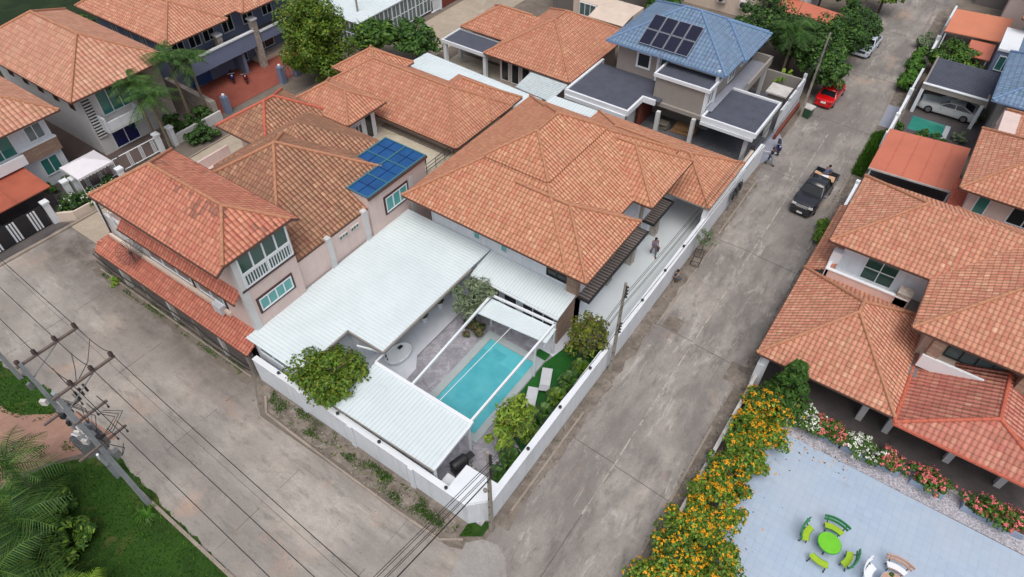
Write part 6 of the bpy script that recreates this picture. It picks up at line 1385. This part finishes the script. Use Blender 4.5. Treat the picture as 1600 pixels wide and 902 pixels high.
bx, by = rot2(-8.9, 50.7, R(70), (AR[2][0]-.06, AR[2][1]+.25)); b = local('shoulder_bag', 'small black bag at the hip of the person on the road edge', 'bag', (bx, by, .85)); MB().obox((0, 0, 0), (.12, .28, .24), 0, .85).build('pouch', 'black', b); MB().tube([(0, -.1, .1), (.05, 0, .55), (0, .1, .1)], .01, 5).build('strap', 'black', b)
person(-4.35, 50.0, 1.25, R(150), 'sit', 'shirt_blue', 'trouser_grey', 'person in a blue shirt sitting on the load in the pickup bed')
person(-9.25, 33.7, .03, R(-60), 'crouch', 'shirt_grey', 'trouser_grey', 'person in a grey shirt crouching at the foot of the driveway wall')
person(-55.1, 38.6, .04, R(100), 'stand', 'shirt_white', 'trouser_dark', 'person in a white shirt standing on the red forecourt')
person(-13.0, 57.5, .04, R(60), 'crouch', 'skin', 'shorts_blue', 'bare chested person in blue shorts crouching behind the black flat roof')

# ================================================================== TREES AND PLANTS
# yellow trumpet hedge along the road
hd = [(-1.6, 9.6, 2.0), (-1.3, 11.6, 2.1), (-1.2, 13.4, 2.2), (-1.0, 15.2, 2.3), (-.9, 17.0, 2.2), (-.8, 18.9, 2.3), (-.7, 20.8, 2.2), (-.5, 22.7, 2.3), (-.4, 24.5, 2.3), (-.4, 26.2, 2.2), (.5, 14.6, 2.2), (1.0, 16.3, 2.0)]
wh = ['yellow flowering shrub cut off by the bottom edge of the picture', 'second yellow flowering shrub from the bottom edge of the picture', 'third yellow flowering shrub from the bottom edge of the picture', 'yellow flowering shrub just road side of the lower patio bush', 'yellow flowering shrub road side of the upper patio bush', 'yellow flowering shrub in the hedge just above the patio bushes', 'yellow flowering shrub in the middle of the roadside hedge', 'green centred yellow flowering shrub in the upper half of the hedge', 'yellow flowering shrub beside the corner of the blue patio', 'yellow flowering shrub at the house end of the hedge under the conifer', 'lower of the two yellow flowered bushes leaning over the patio', 'upper of the two yellow flowered bushes leaning over the patio']
for i, (x, y, h) in enumerate(hd):
    t = thing('flowering_shrub', wh[i], 'shrub', (x, y, 0), 'yellow flowering shrubs of the roadside hedge')
    wx = .3 if i < 10 else 0; x += wx; rr = (1.55+rnd.uniform(-.15, .15) if i < 10 else 1.2, 1.3, .95)
    trunk(t, (x, y, 0), (x+.1, y, h-.6), .06, 5, .5); o, cs = crown(t, (x, y, h-.95), rr, 3400, .13, 'leaf' if i % 3 == 0 else 'leaf_bright', 50, mat2='leaf_lime', low=-.9)
    flowers(t, cs, rr, (260, 300, 210, 280, 190, 300, 230, 120, 280, 320, 210, 150)[i], .09, 'flower_yellow', (x, y, h-.95), bias=.7)
t, cs = tree('conifer', 'dark feathery conifer between the yellow hedge and the tiled porch roof', .3, 27.3, 0, 4.6, (1.25, 1.2, 1.75), 4200, .11, 'leaf_conifer', clumps=50, shape='cone', tr=.07, asp=2.8)
# planters with geraniums
for i, (x0, x1, m, lb) in enumerate([(1.2, 3.0, 'w', 'white flowers at the conifer end of the planter row'), (2.2, 4.2, 'p', 'blue grey planter of pink flowers at the hedge end of the row'), (3.9, 6.2, 'w', 'blue grey planter of white flowers in front of the first porch column'), (5.9, 7.3, 'p', 'blue grey planter of pink flowers beside the white ones'), (7.7, 9.6, 'p', 'free standing planter of pink flowers in the middle of the pebble band'), (10.3, 13.4, 'p', 'planter of pink flowers nearest the right edge of the picture')]):
    y = 27.15; t = thing('flower_planter', lb, 'planter', ((x0+x1)/2, y, 0), 'planters along the porch')
    if i: MB().box(x0+.1, x1-.1, y-.38, y+.1, .045, .5).build('box', 'planter', t); MB().box(x0+.15, x1-.15, y-.32, y+.04, .5, .51).build('soil', 'soil', t)
    xc = (x0+x1)/2; rx = (x1-x0)/2; rr = (rx*1.05, .8, .55)
    o, cs = crown(t, (xc, y-.05, .78), rr, 2000, .11, 'leaf', 36, mat2='leaf_bright', low=-.3, name='foliage')
    flowers(t, cs, rr, 150, .095, 'flower_white' if m == 'w' else 'flower_pink', None, bias=.8)
# trees of the second street
tree('bushy_tree', 'tall bright green bushy tree in front of the slate blue house', -49.4, 38.4, 0, 9.2, (3.2, 3.2, 4.3), 24000, .17, 'leaf_bright', clumps=120, mat2='leaf_yellow', tr=.25, zc=4.9, low=-.9)
tree('street_tree', 'spreading green tree left of the pair by the glass walled carport', -48.3, 45.0, 0, 4.2, (2.4, 2.6, 1.6), 4200, .26, 'leaf', clumps=50, mat2='leaf_bright', tr=.15)
tree('street_tree', 'spreading green tree on the sandy street, right of the pair by the glass walled carport', -44.9, 47.3, 0, 4.0, (2.6, 2.2, 1.5), 4200, .26, 'leaf', clumps=50, mat2='leaf_dark', tr=.15)
pl = [(-54.2, 23.0, 5.6, 'leaning palm against the corner of the teal windowed house'), (-54.0, 26.6, 6.4, 'tallest palm in front of the slate blue house corner'), (-51.9, 22.9, 5.2, 'short palm between the two tall ones'), (-53.8, 28.2, 5.6, 'palm half hidden beside the stone column')]
for x, y, h, lb in pl: palm('palm_tree', lb, x, y, h, 2.3, 17, group='palms between the two left houses', nl=20, lw=.085)
for x, y, lb in ((-53.2, 27.0, 'dark green shrub at the foot of the palms'), (-54.2, 25.0, 'low shrub under the leaning palm'), (-50.9, 25.4, 'green shrub below the forecourt corner wall')):
    t = thing('shrub', lb, 'shrub', (x, y, 0)); crown(t, (x, y, .7), (1.2, 1.3, .8), 1300, .2, 'leaf_dark', 20, mat2='leaf'); trunk(t, (x, y, 0), (x, y, .9), .05, 3, .4)
for i, (x, y, s_, lb) in enumerate([(-51.3, 13.6, .95, 'white dotted shrub at the gate end of the corner hedge'), (-50.8, 14.9, 1.0, 'white dotted shrub in the middle of the corner hedge'), (-50.7, 16.6, 1.0, 'white dotted shrub at the gazebo end of the corner hedge')]):
    t = thing('hedge_shrub', lb, 'shrub', (x, y, 0), 'corner hedge'); o, cs = crown(t, (x, y, .75), (s_, 1.0, .7), 1300, .15, 'leaf_dark', 24, mat2='leaf'); flowers(t, cs, (s_, 1, .7), 60, .06, 'flower_white', None); trunk(t, (x, y, 0), (x, y, .7), .05, 3, .4)
for x, y, lb in ((-54.9, 13.9, 'small leafy shrub below the corner house window'), (-54.6, 15.4, 'small leafy shrub beside the gazebo')):
    t = thing('shrub', lb, 'shrub', (x, y, 0)); crown(t, (x, y, .4), (.6, .6, .4), 400, .14, 'leaf', 12)
tree('edge_tree', 'bright green tree crown at the far left edge of the picture', -72.5, 27.5, 0, 4.5, (2.6, 2.6, 1.8), 3600, .3, 'leaf_bright', clumps=44)
# north east tree mass
ne = [(-8.4, 74.6, 4.2, 1.6, 'leaf_dark', 'dark tree overhanging the bonnet of the silver car'), (-16.4, 67.2, 6.6, 2.6, 'leaf_dark', 'dark tree nearest the blue tiled roof'), (-14.6, 70.2, 4.6, 2.6, 'leaf_dark', 'dark tree in front of the far red sheet roof'), (-13.0, 66.2, 5.4, 2.4, 'leaf_dark', 'dark tree behind the grey boundary wall'), (-10.2, 65.2, 5.8, 2.2, 'leaf', 'leafy tree directly behind the leaning pole'), (-9.6, 68.8, 6.0, 2.4, 'leaf', 'green tree overhanging the road before the silver car'), (-8.7, 63.8, 4.4, 1.7, 'leaf', 'green tree overhanging the red car'), (-9.4, 72.0, 4.8, 2.3, 'leaf_dark', 'green tree below the end of the red sheet roof'), (-9.8, 77.0, 4.2, 1.8, 'leaf_dark', 'dark shrubby tree beside the silver car'), (-14.6, 80.5, 6.5, 2.6, 'leaf_dark', 'dark tree beyond the far red sheet roof'), (-9.0, 86.0, 5.0, 2.2, 'leaf_lime', 'lime green tree at the far bend of the road'), (-11.8, 82.5, 5.2, 2.2, 'leaf_dark', 'dark tree by the distant thin pole'), (-18.5, 64.6, 5.0, 2.0, 'leaf_dark', 'dark tree tucked behind the blue tiled roof'), (-29.0, 70.5, 3.4, 1.8, 'leaf', 'small green tree beside the dark grey building'), (-31, 76, 3.6, 2.2, 'leaf', 'green tree behind the dark grey building')]
for x, y, h, r_, m, lb in ne: tree('broadleaf_tree', lb, x, y, 0, h, (r_, r_, h*.36), 4800, .2, m, 'dense trees along the far road', clumps=44, mat2='leaf' if m == 'leaf_dark' else 'leaf_dark', tr=.14)
palm('palm_tree', 'palm with drooping fronds among the dark trees beside the blue roof', -12.9, 64.4, 5.4, 2.8, 18, group='palms of the far road', nl=18, lw=.1)
leafy('leafy_plant', 'yellow green plant on top of the grey boundary wall', -12.4, 62.6, 2.2, .8, 16, 'leaf_lime')
# right side plants
tree('garden_tree', 'round dense green tree in front of the orange carport roofs', .1, 75.3, 0, 3.4, (2.3, 1.9, 1.4), 3800, .22, 'leaf', clumps=44, mat2='leaf_bright')
for i, (x, y, h, lb) in enumerate([(-2.6, 70.2, 1.9, 'tall grassy shrub beside the white wall near the dark carport'), (-2.6, 72.8, 2.0, 'tall grassy shrub on the verge left of the round tree'), (-2.8, 75.4, 1.8, 'grassy shrub by the small white gate post'), (-2.9, 80.5, 1.6, 'grey green shrub by the road near the orange carport'), (-2.3, 44.4, 1.3, 'bright grassy shrub at the corner of the tiled roof beside the pickup')]):
    t = thing('verge_shrub', lb, 'shrub', (x, y, 0), 'shrubs on the right verge'); crown(t, (x, y, h*.5), (.75, 1.5, h*.5), 1300, .17, 'leaf_bright' if i == 4 else ('leaf_olive' if i == 3 else 'leaf_grass'), 26, asp=3)
for x, y, lb in ((-1.3, 62.6, 'shrub in the left corner of the green pool garden'), (.6, 62.3, 'low shrub along the near edge of the green pool'), (2.0, 62.1, 'low shrub at the middle of the green pool edge'), (3.6, 63.6, 'pale shrub by the white posts beside the green pool'), (4.2, 68.5, 'thin shrub between the dark carport and the blue roof')):
    t = thing('shrub', lb, 'shrub', (x, y, 0), 'shrubs around the green pool'); crown(t, (x, y, .5), (.6, .6, .55), 500, .14, 'leaf' if x < 3 else 'leaf_olive', 14)
leafy('leafy_plant', 'tall pale plant in the yard above the orange carport', .8, 86.6, 2.2, .8, 14, 'leaf_lime'); leafy('leafy_plant', 'pale green agave like plant in the yard above the orange carport', 2.4, 86.0, 1.6, .9, 14, 'leaf_olive')
# bottom left palms and bushes
for x, y, h, L, m, lb in [(-30.2, -.9, 3.4, 2.7, 'leaf_palm', 'palm at the left edge beside the red dirt path'), (-27.2, -2.2, 3.2, 2.9, 'leaf_palm', 'large palm in the lower left corner group'), (-25.2, -3.8, 3.6, 2.8, 'leaf_palm', 'dark palm at the bottom edge left of the bright one'), (-22.4, -2.6, 1.6, 1.8, 'leaf_lime', 'bright young palm at the bottom edge of the picture'), (-28.5, -4.2, 4.2, 2.8, 'leaf_palm', 'palm cut off by the lower left corner of the picture')]: palm('palm_tree', lb, x, y, h, L, 15, m, 'palms on the grass bank', nl=22, lw=.06)
for x, y, r_, lb in [(-26.2, -1.3, 1.3, 'tangled bush right of the large corner palm'), (-28.6, -.9, 1.2, 'tangled bush between the left palms'), (-25.0, -2.6, 1.2, 'dark bush under the bottom edge palms')]:
    t = thing('bush', lb, 'bush', (x, y, 0), 'bushes on the grass bank'); crown(t, (x, y, .9), (r_, r_*.9, .9), 1900, .13, 'leaf', 26, mat2='leaf_lime', asp=2.4)
for x, y, r_, lb in [(-29.6, -2.4, 1.3, 'light green bush at the left edge under the palms'), (-27.0, -3.6, 1.3, 'light green bush at the bottom edge left of the bright young palm'), (-23.6, -3.3, 1.0, 'low bush at the bottom edge right of the bright young palm')]:
    t = thing('bush', lb, 'bush', (x, y, 0), 'bushes on the grass bank'); crown(t, (x, y, 1.0), (r_, r_, 1.0), 2200, .12, 'leaf_grass', 30, mat2='leaf_lime', asp=2.6)
t = thing('weed_clump', 'small bright weed tuft at the foot of the louvred block wall', 'weed', (-41.2, 10.8, 0)); crown(t, (-41.2, 10.75, .3), (.5, .35, .35), 260, .12, 'leaf_lime', 8)
t = thing('grass_tuft', 'long bladed grass tuft at the foot of the transformer pole', 'grass tuft', (-24.6, 1.8, 0)); mb = MB()
for i in range(90):
    a = rnd.random()*6.28; L = rnd.uniform(.4, .9); d = Vector((math.cos(a), math.sin(a), 0)); s = d.cross(Vector((0, 0, 1)))*.02; p = Vector((-24.6, 1.75, .02)); m_ = p+d*L*.45+Vector((0, 0, L*.5)); e = p+d*L+Vector((0, 0, L*.25)); mb.poly([p-s, p+s, m_+s, m_-s]); mb.poly([m_-s, m_+s, e])
mb.build('blade', 'leaf_grass', t)

# ---------------------------------------------------------------- loose stones and fallen leaves
def litter(name, polys, n, size, mats, z=.03):
    mb = MB()
    for P in polys:
        for i in range(n):
            x, y = rnd.uniform(P[0], P[1]), rnd.uniform(P[2], P[3]); s_ = size*rnd.uniform(.4, 1.5); mb.cur = rnd.randrange(len(mats))
            if mats[0].startswith('leaf'): leafquad(mb, Vector((x, y, z+.01)), Vector((rnd.uniform(-.4, .4), rnd.uniform(-.4, .4), 1)), s_, 1.5)
            else: mb.obox((x, y, z+s_*.2), (s_, s_*rnd.uniform(.6, 1), s_*.5), rnd.random()*3, .6)
    return tag(mb.build(name, mats), kind='stuff')
litter('gravel', [(-9.6, -8.6, 12, 48), (-2.6, -1.8, 4, 44), (-25, -10.5, 9.6, 10.9), (-3.0, -2.0, 42, 60)], 420, .07, ['verge', 'concrete', 'earth'])
litter('gravel', [(-9.2, -2.2, 6, 70), (-45, -10, 3, 9.4)], 130, .035, ['verge', 'joint'], .016)
litter('fallen_leaves', [(-2.3, 2.8, 9, 27.5), (-1, 5, 25, 26.4)], 150, .07, ['leaf_brown', 'flower_yellow'], .05)
litter('fallen_leaves', [(-26, -11, 9.6, 10.9), (-12.8, -10, 11.6, 15.5)], 110, .08, ['leaf_brown', 'leaf_yellow'], .07)
